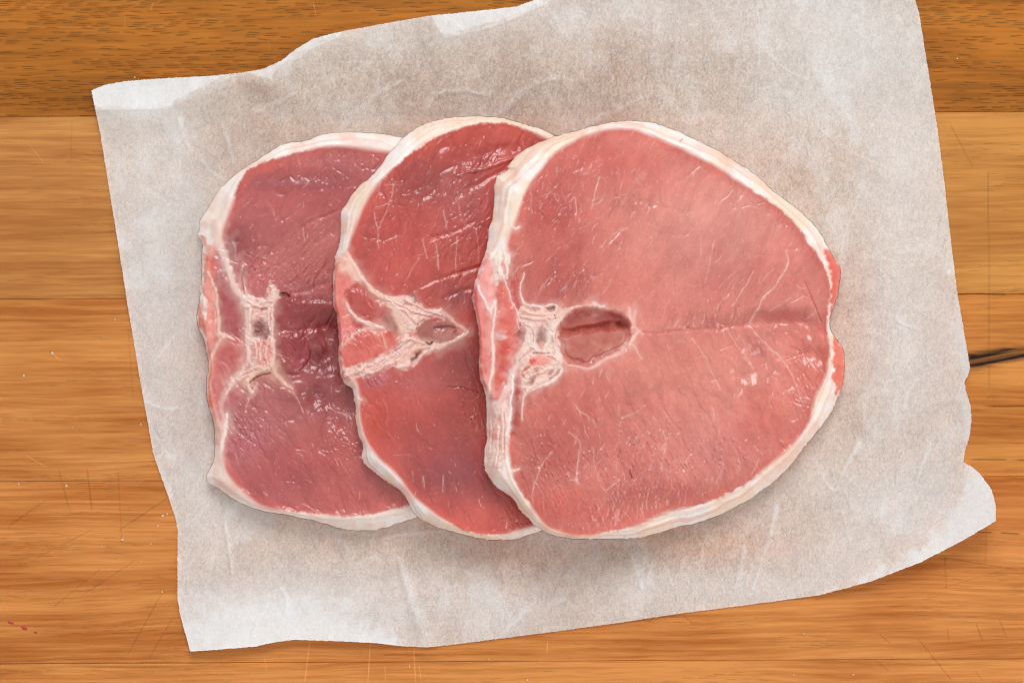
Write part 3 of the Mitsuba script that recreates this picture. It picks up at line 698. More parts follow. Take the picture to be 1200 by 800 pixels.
LN1 = [
    ([(252, 262), (256, 285), (264, 304), (271, 327), (277, 340), (285, 350), (290, 363), (291, 380), (290, 398), (292, 420), (284, 433), (272, 447)], 11, 5, (236, 206, 194), .95, 1.2),
    ([(290, 425), (277, 442), (266, 456), (257, 474), (262, 487), (258, 510)], 8, 7, (224, 172, 164), .75, .8),
    ([(266, 486), (265, 500), (261, 515), (256, 535)], 5, 7, (242, 222, 214), .9, .6),
    ([(245, 320), (252, 336), (254, 355), (257, 380), (256, 390), (262, 394)], 3, 6, (238, 200, 184), .85, .8),
    ([(258, 398), (252, 408), (246, 425), (243, 445), (241, 455)], 4, 3, (240, 196, 176), .8, .5),
    ([(288, 448), (294, 441), (305, 435), (318, 430)], 8, 7, (236, 192, 170), 1, 1.8),
    ([(291, 450), (296, 444), (306, 440), (317, 437)], 2.2, 2, (120, 50, 44), .8, -2.2),
    ([(290, 446), (291, 453), (295, 462), (301, 450)], 3.5, 2, (238, 200, 182), .9, .9),
    ([(295, 462), (291, 470), (288, 480)], 2.5, 1, (226, 164, 152), .7, .3),
    ([(318, 428), (325, 440), (333, 448), (342, 456)], 8, 4, (230, 184, 164), .95, 1.0),
    ([(341, 455), (345, 464), (351, 474), (356, 483)], 2.2, 1, (228, 170, 154), .75, .3),
    ([(284, 311), (285, 325), (286, 336), (291, 348)], 1.8, 3.5, (232, 190, 176), .9, .6),
    ([(285, 316), (284, 328), (286, 340)], 3, 2, (130, 45, 40), .6, -1.4),
    ([(321, 345), (320, 360), (318, 376), (321, 400), (320, 428)], 4, 4, (238, 206, 190), .9, .8),
    ([(300, 352), (306, 358), (312, 362)], 2, 1.5, (150, 90, 76), .6, -1),
    ([(307, 362), (313, 363)], 3, 2, (92, 44, 38), .8, -1.6),
    ([(328, 345), (334, 344), (338, 347)], 5, 3, (84, 28, 26), .85, -3),
    ([(338, 343), (352, 342), (370, 337), (390, 328)], 3.5, 3.5, None, 0, -2.4),
    ([(340, 352), (365, 350), (392, 351)], 5, 5, None, 0, -1.4),
    ([(410, 243), (397, 247), (380, 254), (360, 261), (352, 268), (340, 282), (330, 296), (322, 308)], 3, 3, None, 0, -1.9),
    ([(396, 264), (382, 276), (368, 286), (352, 305), (340, 322)], 4, 3, None, 0, -1.5),
    ([(354, 268), (356, 276), (357, 284)], 1.6, 1, (236, 180, 170), .6, .6),
    ([(335, 280), (331, 297), (322, 312), (311, 322)], 4, 4, None, 0, -1.3),
    ([(310, 276), (302, 295), (296, 320)], 5, 3, None, 0, -1.4),
    ([(304, 278), (299, 297), (293, 318)], 3, 3, None, 0, 1.4),
    ([(325, 391), (345, 388), (365, 385), (385, 383.5), (410, 383)], 4, 5, None, 0, -2.0),
    
    ([(352, 436), (358, 428), (363, 418), (363, 405)], 2.5, 2, None, 0, -1.8),
    ([(335, 437), (346, 441), (356, 437)], 2.5, 2, None, 0, -1.4),
    ([(356, 455), (372, 466), (390, 474), (420, 481)], 10, 14, None, 0, -3.2),
    ([(364, 438), (380, 440), (398, 437)], 4, 3, None, 0, -1.2),
    ([(300, 209), (330, 207), (360, 206), (405, 205)], 11, 10, None, 0, -1.3),
    ([(313, 236), (318, 243), (322, 252)], 1.6, 1.5, (230, 170, 162), .6, .4),
    ([(348, 180), (350, 190), (352, 198)], 1.3, 1, (230, 160, 148), .6, .3),
    ([(273, 284), (276, 296), (275, 306)], 3, 2, (206, 150, 146), .55, 1.2),
    ([(262, 284), (274, 286), (280, 284)], 2, 1.5, (226, 180, 172), .6, .5),
    ([(247, 324), (249, 345), (252, 368), (252, 395)], 3.5, 3.5, (238, 158, 140), .7, .8),
]
# ---------------- slice 2, in the middle
PT2 = [
    ([(397, 304), (406, 298), (412, 310), (424, 328), (408, 335), (404, 352), (408, 368), (414, 382), (402, 398), (400, 412), (403, 430), (399, 432), (394, 405), (393, 372), (389, 345), (390, 322)], (226, 128, 116), 1.4, 3, None),
    ([(396, 300), (408, 296), (418, 314), (428, 330), (420, 332), (408, 322), (398, 318)], (238, 186, 170), .5, 2.5, None),
    ([(406, 336), (420, 339), (440, 351), (455, 359), (465, 373), (470, 388), (452, 383), (432, 378), (415, 367), (407, 352)], (186, 80, 74), 1.6, 2, 'side_muscle'),
    ([(447, 370), (458, 366), (466, 374), (471, 388), (458, 388), (449, 380)], (152, 74, 72), -.6, 4, None),
    ([(408, 398), (424, 387), (445, 388), (450, 404), (455, 413), (430, 424), (410, 431), (402, 424), (400, 408)], (214, 104, 94), 1.8, 2.6, 'side_muscle_001'),
    ([(446, 388), (465, 390), (468, 400), (458, 412), (450, 404)], (206, 92, 82), .8, 2, None),
    ([(398, 383), (410, 381), (420, 384), (410, 396), (400, 400)], (230, 140, 138), .4, 2, None),
    ([(452, 349), (468, 350), (482, 345), (488, 358), (500, 360), (514, 363), (524, 373), (505, 373), (492, 379), (488, 389), (473, 389), (467, 375), (458, 364)], (236, 190, 178), 1.6, 1.4, CT),
    ([(472, 391), (486, 392), (496, 402), (504, 405), (518, 399), (515, 412), (500, 416), (491, 424), (481, 430), (470, 432), (456, 430), (428, 440), (404, 444), (402, 436), (421, 426), (449, 416), (466, 405)], (236, 186, 176), 1.4, 1.6, CT),
    ([(400, 434), (420, 428), (440, 424), (455, 424), (440, 436), (422, 443), (412, 448), (403, 445)], (236, 178, 166), .4, 2, CT),
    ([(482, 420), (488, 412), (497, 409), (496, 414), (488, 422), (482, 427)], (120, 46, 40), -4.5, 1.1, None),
    ([(489, 384), (494, 378), (506, 375), (524, 376), (535, 383), (537, 389), (532, 398), (520, 402), (505, 404), (494, 400), (489, 392)], (166, 94, 86), .4, 1.4, 'round_muscle'),
    ([(506, 388), (520, 385), (534, 387), (530, 396), (516, 400), (507, 396)], (186, 112, 104), 1.4, 2, None),
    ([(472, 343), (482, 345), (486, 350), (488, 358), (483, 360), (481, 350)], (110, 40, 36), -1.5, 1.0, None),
    ([(424, 440), (450, 434), (460, 440), (452, 452), (432, 455), (424, 452)], (188, 96, 102), .5, 3, None),
]
LN2 = [
    ([(407, 296), (414, 311), (424, 326), (438, 342), (452, 350), (470, 353), (482, 352)], 4, 6, (240, 196, 180), .95, .9),
    ([(412, 305), (420, 320), (430, 333)], 2, 2, (244, 214, 204), .8, .5),
    ([(405, 354), (410, 365), (420, 375), (434, 381), (448, 384)], 2.5, 5, (240, 200, 188), .95, 1.1),
    ([(448, 384), (430, 385), (418, 388), (408, 398), (404, 404)], 4, 3, (238, 182, 168), .85, .8),
    ([(446, 386), (450, 398), (453, 408)], 3, 3, (232, 164, 148), .7, .6),
    ([(458, 358), (464, 370), (472, 388)], 7, 10, (236, 196, 176), .9, .9),
    ([(430, 352), (434, 361), (440, 362)], 1.5, 1, (236, 150, 136), .7, .4),
    ([(466, 405), (474, 397), (482, 393)], 2, 1.5, (120, 60, 50), .7, -1.3),
    ([(448, 420), (462, 411), (476, 402), (486, 396)], 1.8, 1.4, (150, 80, 66), .6, -1.3),
    ([(470, 400), (482, 396), (494, 402), (503, 406)], 5, 4, (240, 204, 182), .9, 1.6),
    ([(466, 424), (478, 418), (486, 408), (498, 408)], 5, 4, (240, 200, 178), .9, 1.6),
    ([(500, 402), (504, 404), (507, 401)], 2.6, 2, (60, 18, 16), .9, -3),
    ([(468, 358), (474, 356), (482, 358)], 1.8, 1.2, (120, 60, 50), .7, -1.3),
    ([(470, 366), (480, 372), (486, 380)], 2.2, 2, (150, 100, 90), .5, -1.1),
    ([(516, 364), (530, 374), (540, 384), (549, 389)], 6, 3, (236, 190, 176), .9, .8),
    ([(549, 389), (538, 397), (526, 402), (514, 408)], 4, 6, (240, 204, 190), .95, .9),
    ([(506, 380), (516, 376), (526, 378)], 1.5, 1.5, (226, 160, 148), .6, .6),
    ([(508, 384), (520, 383), (534, 384)], 2, 2, (96, 44, 40), .7, -1.8),
    ([(488, 386), (490, 378), (497, 374)], 1.6, 1.6, (100, 46, 42), .6, -1.4),
    ([(580, 305), (562, 311.5), (540, 319), (515, 326.5), (496, 334), (480, 342)], 4, 3, None, 0, -2.0),
    ([(566, 255), (547, 264), (528, 273), (509.5, 278.5), (495, 277)], 3.5, 3, None, 0, -1.7),
    ([(585, 330), (560, 336), (530, 344), (512, 352)], 4, 3, None, 0, -1.3),
    ([(525, 183), (545, 188), (560, 180), (590, 172), (615, 170)], 7, 6, None, 0, -1.8),
    ([(535, 205), (560, 200), (590, 190), (610, 180)], 6, 5, None, 0, 1.4),
    ([(520, 237), (545, 225), (570, 210), (596, 197)], 5, 4, None, 0, -1.6),
    ([(511, 286), (512, 300), (514, 316)], 1.7, 1.4, (238, 186, 178), .8, .6),
    ([(535.7, 278), (534, 296), (534, 315)], 1.6, 1.2, (238, 186, 178), .8, .6),
    ([(546, 263), (559, 269), (560, 290), (560.5, 307)], 1.5, 1.2, (232, 170, 160), .7, .5),
    ([(496, 280), (498, 291), (500, 302)], 1.7, 1.2, (238, 186, 178), .8, .5),
    ([(492, 302), (485, 312), (479, 324), (476, 328)], 1.4, 1.2, (232, 160, 148), .7, .5),
    ([(520, 247), (522, 256), (523, 266)], 1.8, 1, (238, 186, 178), .7, .5),
    ([(439, 250), (440, 262), (443.5, 270), (443, 280), (443.5, 291)], 1.5, 1.5, (234, 174, 164), .75, .4),
    ([(444, 268), (450, 256), (456, 240), (460, 235)], 1.2, 1.5, (230, 160, 150), .7, .4),
    ([(440, 243), (448, 242), (455, 238), (460, 228), (461, 215)], 1.4, 1.5, (234, 174, 164), .7, .4),
    ([(450, 217), (463, 217), (472, 216)], 1.2, 1.2, (230, 160, 150), .6, .3),
    ([(537, 225), (538, 240), (541, 258), (546, 264)], 1.3, 1.3, (232, 168, 160), .65, .4),
    ([(524, 452.5), (536, 453), (548, 456), (562, 459)], 1.5, 1.5, (120, 48, 44), .5, -1.2),
    ([(478, 443), (488, 456), (491, 474)], 1.3, 1, (214, 136, 128), .6, .3),
    ([(432, 474), (438, 490), (446, 502), (454, 506), (462, 516)], 1.5, 1.2, (226, 140, 122), .7, .4),
    ([(449, 468), (455, 481), (454, 498)], 1.5, 1.2, (226, 150, 138), .6, .3),
    ([(460, 533), (472, 533), (482, 533)], 1.5, 1.2, (222, 150, 140), .5, .3),
    ([(496, 558), (496.5, 572)], 2, 1.2, (236, 190, 180), .7, .4), ([(519.5, 556), (519.5, 576)], 1.7, 1, (236, 190, 180), .6, .4), ([(483, 552), (484, 566)], 1.6, 1, (230, 170, 160), .5, .4),
    ([(593, 618), (594, 610)], 1.8, 1.4, (244, 214, 206), .8, .6), ([(552, 504), (558, 503), (566, 497)], 1.4, 1.2, (214, 140, 126), .6, .3),
    ([(418, 466), (424, 468)], 3, 3, (242, 216, 206), .8, .8),
]
# ---------------- slice 3, on top
R3A = [(966, 292), (971, 291), (980, 305), (987, 313), (987, 327), (983, 345), (978, 360), (974, 371), (972.5, 362), (976, 345), (974.5, 325), (970, 308)]
R3B = [(976, 393), (985, 402), (991, 412), (992, 430), (989, 451), (983, 464), (979, 462), (977, 440), (976.5, 418), (975, 403)]
PT3 = [
    (R3A, (226, 100, 88), .6, 1.2, 'rim_muscle'), (R3B, (232, 116, 98), .6, 1.4, 'rim_muscle_001'),
    # side strip
    ([(569, 298), (577, 300), (578, 318), (579, 336), (580, 352), (577, 362), (570, 354), (560, 334), (561, 318)], (238, 158, 152), .4, 2, None),
    ([(555, 334), (560, 334), (572, 356), (578, 366), (579, 384), (576, 394), (578, 408), (578, 432), (574, 448), (570, 462), (565, 454), (562, 436), (561, 405), (557, 372), (553, 350)], (226, 126, 120), 1.2, 2.6, None),
    ([(578, 300), (590, 292), (598, 292), (596, 306), (594, 322), (586, 326), (580, 340), (577, 320)], (244, 218, 206), .6, 1.8, CT),
    ([(585, 328), (591, 329), (596, 348), (604, 362), (609, 376), (604, 390), (605, 403), (599, 420), (597, 436), (588, 463), (576, 474), (573, 464), (578, 437), (579, 420), (580, 382), (582, 363), (581.5, 348)], (222, 112, 100), 1.8, 2.2, 'side_muscle'),
    ([(580, 404), (592, 402), (598, 418), (595, 436), (588, 450), (580, 444)], (208, 82, 72), .2, 6, None),
    ([(588, 296), (592, 305), (594, 322), (589, 322), (587, 308)], (224, 110, 100), -.3, 1.4, None),
    ([(578, 388), (587, 388), (596, 394), (588, 397), (579, 399)], (226, 170, 160), .5, 1.5, None),
    ([(604, 386), (612, 384), (618, 390), (619, 400), (611, 403), (605, 397)], (160, 82, 74), -.5, 3, None),
    ([(598, 332), (608, 324), (609, 340), (612, 356), (611, 368), (604, 358), (599, 346)], (196, 84, 78), .2, 1.6, None),
    ([(600, 446), (609, 438), (613, 450), (609, 475), (609, 500), (600, 512), (597, 500), (599, 470)], (176, 76, 66), -.4, 2.4, None),
    ([(572, 478), (586, 472), (597, 462), (597, 490), (594, 520), (590, 540), (580, 560), (570, 548), (569, 525), (572, 505)], (240, 206, 194), .3, 2.5, CT),
    ([(586, 478), (590, 478), (586, 500), (580, 520), (577, 512), (583, 494)], (236, 150, 134), -.2, 2, None),
    # central tissue
    ([(611, 359), (620, 362), (634, 359), (640, 361), (648, 358), (655, 362), (666, 363), (672, 362), (660, 374), (656, 382), (657, 400), (660, 424), (657, 434), (650, 445), (633, 452), (617, 458), (609, 452), (610, 436), (606, 422), (607, 410), (618, 400), (618, 384), (610, 372)], (236, 200, 186), .6, 1.4, CT),
    ([(612, 360), (622, 364), (634, 362), (646, 366), (649, 374), (634, 376), (618, 376), (611, 370)], (240, 184, 166), 1.4, 1.2, None),
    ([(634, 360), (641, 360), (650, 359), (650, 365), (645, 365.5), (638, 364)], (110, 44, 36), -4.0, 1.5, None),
    ([(619, 361), (631, 361), (632, 364), (622, 364)], (150, 74, 62), -2.0, 1.0, None),
    ([(627, 392), (632, 387), (640, 386), (645, 391), (642, 402), (634, 406), (628, 399)], (150, 90, 80), -2.4, 2.6, None),
    ([(632, 402), (640, 400), (643, 408), (635, 410)], (226, 150, 124), -.6, 1.4, None),
    ([(617, 421), (628, 415), (645, 416), (648, 422), (640, 430), (625, 430), (616, 428)], (240, 156, 142), .8, 2, None),
    ([(618, 420), (624, 418), (628, 424), (620, 426)], (226, 84, 74), 0, 2, None),
    ([(610, 436), (614, 429), (622, 430), (614, 438), (611, 444)], (186, 70, 58), -2.2, 1.1, None),
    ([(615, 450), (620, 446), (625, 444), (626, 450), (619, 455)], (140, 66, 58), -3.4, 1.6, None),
    ([(622, 442), (627, 434), (633, 434), (632, 443), (626, 448)], (186, 112, 102), -2.0, 2.2, None),
    ([(641, 446), (643, 438), (646, 431), (648, 434), (646, 443)], (150, 80, 70), -2.6, 1.6, None),
    ([(649, 437), (652, 432), (655, 434), (654, 440), (651, 441)], (170, 100, 90), -2.2, 1.6, None),
    ([(622, 446), (640, 436), (642, 444), (630, 450)], (240, 196, 178), .6, 1.5, None),
    # pocket: the lip is at the rim, the floor lies deeper; the round muscle fills its lower half
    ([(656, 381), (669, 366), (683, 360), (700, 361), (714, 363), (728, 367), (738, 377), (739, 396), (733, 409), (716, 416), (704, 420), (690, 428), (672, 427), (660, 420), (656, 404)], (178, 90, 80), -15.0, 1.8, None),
    ([(657, 392), (680, 388), (704, 384), (722, 382), (735, 386), (737, 396), (731, 408), (716, 414), (702, 419), (688, 427), (672, 425), (660, 418), (657, 404)], (188, 106, 94), 12.0, 2.6, 'round_muscle'),
    ([(691, 401), (702, 402), (712, 404), (720, 403), (716, 410), (702, 413), (697, 406)], (196, 122, 102), .8, 2.0, None),
]
WV = (234, 178, 166)
LN3 = [
    ([(557, 328), (562, 340), (568, 352), (574, 364)], 2.6, 3.4, (246, 222, 216), .95, 1.0),
    ([(579, 353), (580.5, 363), (579, 380), (576, 392), (578, 405), (578, 430), (574, 446), (573, 462)], 4, 4, (246, 214, 202), .95, 1.3),
    ([(575, 366), (577, 358), (580, 354)], 3, 2, (244, 222, 214), .8, 1.0),
    ([(588, 323), (594, 332), (598, 349), (605, 362), (609, 371), (612, 381)], 2.2, 2.2, (244, 218, 210), .95, 1.0),
    ([(607, 373), (608, 384)], 2, 2, (244, 226, 222), .9, .8), ([(610, 378), (610.5, 382)], 1.8, 1.4, (90, 20, 24), .9, -1.4),
    ([(612, 414), (607, 424), (601, 434), (598, 448), (590, 462), (583, 474), (574, 484)], 8, 6, (232, 196, 190), .9, 1.0),
    ([(601, 440), (600, 456), (598, 472), (596.5, 492), (594, 510)], 2.6, 3.6, (246, 232, 228), .95, 1.0),
    ([(617, 458), (612, 468), (611, 480), (611.5, 492)], 3.4, 1.3, (242, 200, 188), .9, .8),
    ([(658, 433), (651, 444), (640, 449), (630, 453), (617, 458)], 3, 5, (244, 220, 208), .95, 1.0),
    ([(614, 321), (611, 330), (609.5, 342), (611, 352), (616, 358), (627, 358.5), (634, 361), (646, 357), (653, 359)], 1.4, 3.4, (242, 212, 202), .95, .8),
    ([(590, 292), (593, 308), (594, 326)], 3.5, 2, (246, 226, 216), .9, .9),
    ([(596, 300), (596, 308)], 5, 3, (244, 224, 214), .9, .6),
    ([(585, 296), (586, 310), (586, 322)], 5, 5, (246, 230, 216), .9, .8),
    ([(618, 376), (630, 378), (645, 374), (652, 376)], 3, 3, (238, 200, 190), .6, .6),
    ([(648, 376), (646, 386), (650, 396), (653, 408), (652, 424)], 6, 6, (240, 216, 206), .8, 1.2),
    ([(622, 380), (618, 392), (622, 404), (630, 411)], 5, 4, (238, 214, 204), .8, .8),
    ([(645, 390), (641, 402), (637, 411)], 5, 4, (242, 224, 214), .85, 1.0),
    ([(625, 413.5), (636, 414), (644, 413)], 2.4, 2.2, (140, 70, 58), .7, -1.8),
    ([(613, 438), (622, 431), (633, 430), (641, 433)], 3.4, 2.5, (244, 206, 188), .9, 1.2),
    ([(650, 369), (650.5, 373)], 2, 1.6, (60, 14, 12), .9, -2),
    ([(612, 368), (624, 370), (640, 371)], 1.3, 1.2, (206, 120, 104), .5, -.8),
    # pocket fringe
    ([(654, 372), (664, 364), (674, 360), (684, 358), (696, 359), (706, 361), (716, 362), (728, 367), (735, 373)], 4, 2.4, (236, 186, 172), .65, .5),
    ([(696, 357), (701, 360), (708, 358)], 6, 3, (244, 214, 206), .8, .6),
    ([(658, 421), (664, 427), (676, 430), (688, 432), (698, 428), (706, 421), (717, 417), (727, 413), (736, 404)], 2.4, 5, (240, 196, 184), .72, .6),
    ([(737, 362), (739, 372), (741, 384)], 5, 4, (238, 190, 178), .8, .3), ([(744, 364), (743, 378)], 4, 3, (236, 184, 172), .7, .3),
    ([(738, 402), (744, 394), (748, 388)], 7, 3, (240, 200, 186), .8, .5), ([(740, 404), (745, 408), (752, 420)], 4, 1, (240, 190, 178), .6, .3),
    ([(742, 380), (746, 386), (752, 392)], 3, 2, (238, 186, 172), .7, .4),
    ([(690, 372), (696, 369), (703, 367)], 1.8, 1.6, (230, 160, 148), .7, .5),
    ([(668, 370), (684, 365), (700, 366), (716, 368)], 2.4, 2, (206, 116, 104), .5, .5),
    ([(657, 391), (668, 389), (682, 386), (700, 383), (716, 380), (728, 380), (736, 385), (738, 394)], 5, 5, None, 0, -9),
    # hinge
    ([(744, 390), (760, 389), (780, 388), (809, 384.5), (840, 385), (865, 382), (880, 380), (905, 378), (930, 377.5), (948, 378), (962, 381)], 4, 4, None, 0, -1.6),
    ([(752, 389), (780, 388), (809, 384.5), (840, 385), (872, 381)], 3, 3, (190, 96, 88), .6, -.6),
    # veins
    ([(821.6, 278), (822, 290), (821, 300)], 1.6, 1, WV, .8, .5), ([(838, 283), (833, 294), (830.6, 316), (826, 331)], 1.4, 1.4, WV, .8, .5),
    ([(883, 318), (874, 334), (866, 346), (858.7, 359)], 1.6, 2, WV, .85, .6), ([(921, 293), (924, 301), (921.7, 313.7), (910.5, 333), (900, 343), (892.5, 350), (888, 363), (879, 378)], 1.5, 2.2, (240, 196, 184), .8, .5),
    ([(907, 315), (898, 324), (893, 330)], 1.4, 1, WV, .7, .4), ([(928, 349), (915, 356), (902.6, 364)], 1.6, 1.8, WV, .75, .5),
    ([(862, 318), (852, 327), (842, 338)], 1.2, 1, WV, .6, .4), ([(865, 322), (855, 334), (850, 341)], 1, 1, WV, .5, .4),
    ([(879, 381), (884, 386), (892.5, 396), (905, 410), (917, 419.5), (926, 432), (933, 446.5), (938, 462), (942, 476)], 2.0, 1.1, (240, 194, 180), .78, .5),
    ([(854, 389), (862, 400), (870, 410.5), (879, 424), (884, 432)], 1.6, 1.4, WV, .8, .5), ([(870, 398), (876, 406), (882, 414)], 1.2, 1, WV, .7, .4),
    ([(871, 418), (876, 424), (880, 428)], 3, 1, WV, .7, .4), ([(811.5, 397), (820, 408), (828, 419.5), (832, 433), (838, 444), (844, 457)], 1.4, 1.8, WV, .75, .5),
    ([(866, 442), (874, 446), (879, 450)], 2, 1, WV, .5, .4), ([(934, 371), (940, 373), (946, 380)], 1, 1, (150, 50, 46), .5, -.6),
    ([(943, 330), (952, 352), (958, 368), (963, 378)], 2, 2, (196, 92, 84), .5, -1.2), ([(934, 335), (938, 338), (944, 337)], 1.8, 1.5, (242, 204, 194), .7, .5),
    ([(928, 404), (940, 412), (952, 405), (954, 396)], 1.6, 1.4, (190, 84, 76), .5, -1.0), ([(924, 421), (938, 414), (948, 412)], 1.6, 1.4, (190, 84, 76), .5, -1.0),
    ([(816, 302), (820, 325), (824, 350), (828, 372)], 2.4, 3, None, 0, -1.0), ([(790, 300), (789, 330), (788, 370)], 2.4, 3, None, 0, -.9), ([(806, 333), (812, 336), (818, 334)], 1.6, 1.2, WV, .5, .4),
    ([(702, 207.7), (699, 218), (697.5, 226), (693, 246)], 1.8, 1.2, (240, 190, 170), .8, .6), ([(702, 208), (707, 209), (711, 214)], 1.2, .8, WV, .6, .4),
    ([(732, 200), (730, 212), (726.7, 222), (725, 232)], 1.5, 1.5, (236, 160, 144), .75, .5), ([(668, 236), (674, 229), (675, 242), (675, 258)], 1.8, 1.3, WV, .85, .5),
    ([(650, 228), (654, 238), (656, 234), (654, 228)], 1.2, 1.2, WV, .6, .4), ([(621, 216), (623, 232), (622, 240), (624, 250)], 1.4, 1.4, WV, .7, .4), ([(634, 230), (645, 226), (652, 228)], 1.3, 1, WV, .5, .3),
    ([(600, 265), (604, 268), (608, 266)], 3, 3, (242, 212, 202), .85, .4), ([(676, 203), (690, 200), (704, 190)], 8, 8, (214, 122, 114), .35, .8), ([(682, 204), (691, 202)], 1.5, 1, WV, .6, .5),
    ([(668, 170), (700, 180), (720, 195)], 1, 1, None, 0, -.3), ([(735, 237), (752, 236), (765, 238)], 5, 3, None, 0, -1.3), ([(745, 244), (770, 240), (800, 250), (820, 248)], 3, 3, None, 0, -1.0),
    ([(770, 272), (800, 278), (812, 272)], 2.2, 2, None, 0, -.9), ([(700, 300), (720, 275), (740, 262)], 3, 2, None, 0, -1.0), ([(672, 340), (682, 318), (690, 303)], 2.2, 2, None, 0, -1.0),
    ([(716, 330), (706, 345)], 1.6, 1, WV, .5, .4), ([(692, 322), (700, 326), (707, 320)], 1.6, 1.2, WV, .7, .6), ([(740, 310), (748, 330), (752, 350)], 2, 2, None, 0, -.9),
    ([(636.5, 541), (631, 553), (627.5, 562), (624, 577), (623.5, 591)], 2.6, 2, WV, .85, .5), ([(629, 534), (636, 541), (642, 534), (647, 529)], 1.3, 1.2, WV, .6, .4),
    ([(666, 507), (675.5, 512), (680, 519), (678, 532), (677, 546), (676, 562)], 1.5, 2.6, WV, .85, .5), ([(668, 562), (676, 562), (678, 567)], 3, 2, WV, .8, .5),
    ([(674, 474), (680, 481), (690, 488), (695, 492), (698, 500)], 2, 1.6, WV, .85, .5), ([(680, 481), (681, 488)], 1.4, 1, WV, .7, .4),
    ([(695, 526), (696, 536), (696, 546), (702.5, 567), (709, 576), (718, 568), (726, 561)], 1.3, 1.8, WV, .75, .5), ([(709, 576), (707, 590), (700, 600)], 1.4, 1, WV, .6, .4),
    ([(596, 554), (602, 551), (608, 549)], 3.6, 3, (242, 206, 194), .85, .6), ([(630, 480), (629, 494), (627, 500), (618, 500)], 1.4, 1.2, (230, 150, 136), .6, .3),
    ([(728, 490), (745, 484), (757, 474)], 2, 1.5, WV, .5, .5), ([(776, 505), (782, 520), (776, 538), (774, 552)], 2.4, 1.8, WV, .7, .6), ([(834, 476), (838, 488), (833, 496)], 2, 2, WV, .7, .5),
    ([(846, 540), (848, 548), (843, 558), (838, 566)], 1.8, 1.2, WV, .8, .6), ([(864, 536), (867, 546), (865, 552)], 1.4, 1.2, WV, .7, .5), ([(889, 538), (885, 548), (880, 556)], 1.6, 1.2, WV, .7, .5),
    ([(903, 520), (904, 530), (900, 535)], 1.4, 1, (236, 160, 150), .5, -.5), ([(930, 470), (936, 492), (938, 505)], 1.4, 1, (236, 150, 140), .4, -.6),
    ([(786, 560), (788, 572), (778, 582)], 1.4, 1.2, WV, .4, .4), ([(737.5, 551), (739, 556), (740.5, 560)], 2.4, 1.6, (150, 20, 26), .95, -2.0), ([(742, 562), (745, 569), (746, 573)], 1.8, 1, (240, 176, 166), .7, .4),
    ([(797, 165.5), (800, 163)], 2.5, 2, (226, 110, 90), .8, .2),
    ([(563, 300), (566, 322)], .6, .6, None, 0, -.3),
]
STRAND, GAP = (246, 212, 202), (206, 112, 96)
for _ln, _sets in ((LN1, [[(286, 360), (300, 357), (317, 352)], [(288, 352), (302, 360), (316, 358)], [(294, 362), (292, 374), (293, 386)], [(316, 362), (314, 374), (317, 388)], [(306, 400), (304, 412), (306, 424)], [(299, 402), (302, 414), (298, 424)],
                          [(313, 402), (311, 414), (314, 426)], [(268, 452), (280, 440), (292, 432), (306, 430)], [(264, 462), (274, 448), (288, 440)]]),
                   (LN2, [[(453, 351), (470, 357), (486, 366), (505, 370)], [(460, 356), (470, 368), (478, 384)], [(470, 350), (484, 356), (500, 364), (516, 369)], [(466, 360), (480, 368), (488, 378)], [(404, 440), (430, 434), (452, 424), (474, 408), (488, 398)],
                          [(426, 439), (448, 430), (466, 420), (478, 410)], [(466, 430), (484, 425), (498, 413), (510, 408)], [(412, 436), (432, 428), (450, 420), (462, 412)], [(474, 396), (488, 397), (500, 404)]]),
                   (LN3, [[(612, 363), (630, 368), (649, 366)], [(612, 371), (630, 374), (650, 371)], [(618, 380), (624, 386), (622, 398)], [(652, 380), (648, 392), (652, 404)], [(612, 448), (622, 440), (634, 436), (648, 430)], [(616, 455), (632, 448), (646, 440), (656, 428)],
                          [(606, 420), (614, 412), (622, 406)], [(640, 414), (650, 418), (656, 426)], [(574, 490), (576, 510), (573, 535)], [(584, 500), (583, 520), (579, 545)], [(588, 482), (589, 505), (588, 530)]])):
    for _q in _sets:
        _ln.append((_q, 3.6, 2.2, STRAND, .75, 1.3))
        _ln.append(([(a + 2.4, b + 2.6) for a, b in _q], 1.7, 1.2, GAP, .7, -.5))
_r = np.random.default_rng(77)
for _k in range(26):   # raised ripples on the lower muscle, tinted paler
    _u, _v = _r.normal(735, 42), _r.normal(528, 30)
    _a = _r.normal(-1.05, .25)
    _l = _r.uniform(4, 11)
    LN3.append(([(_u, _v), (_u + _l * math.cos(_a) * .5, _v + _l * math.sin(_a) * .5), (_u + _l * math.cos(_a), _v + _l * math.sin(_a))], 1.8, 1.3, (236, 176, 168), .5, 1.0))
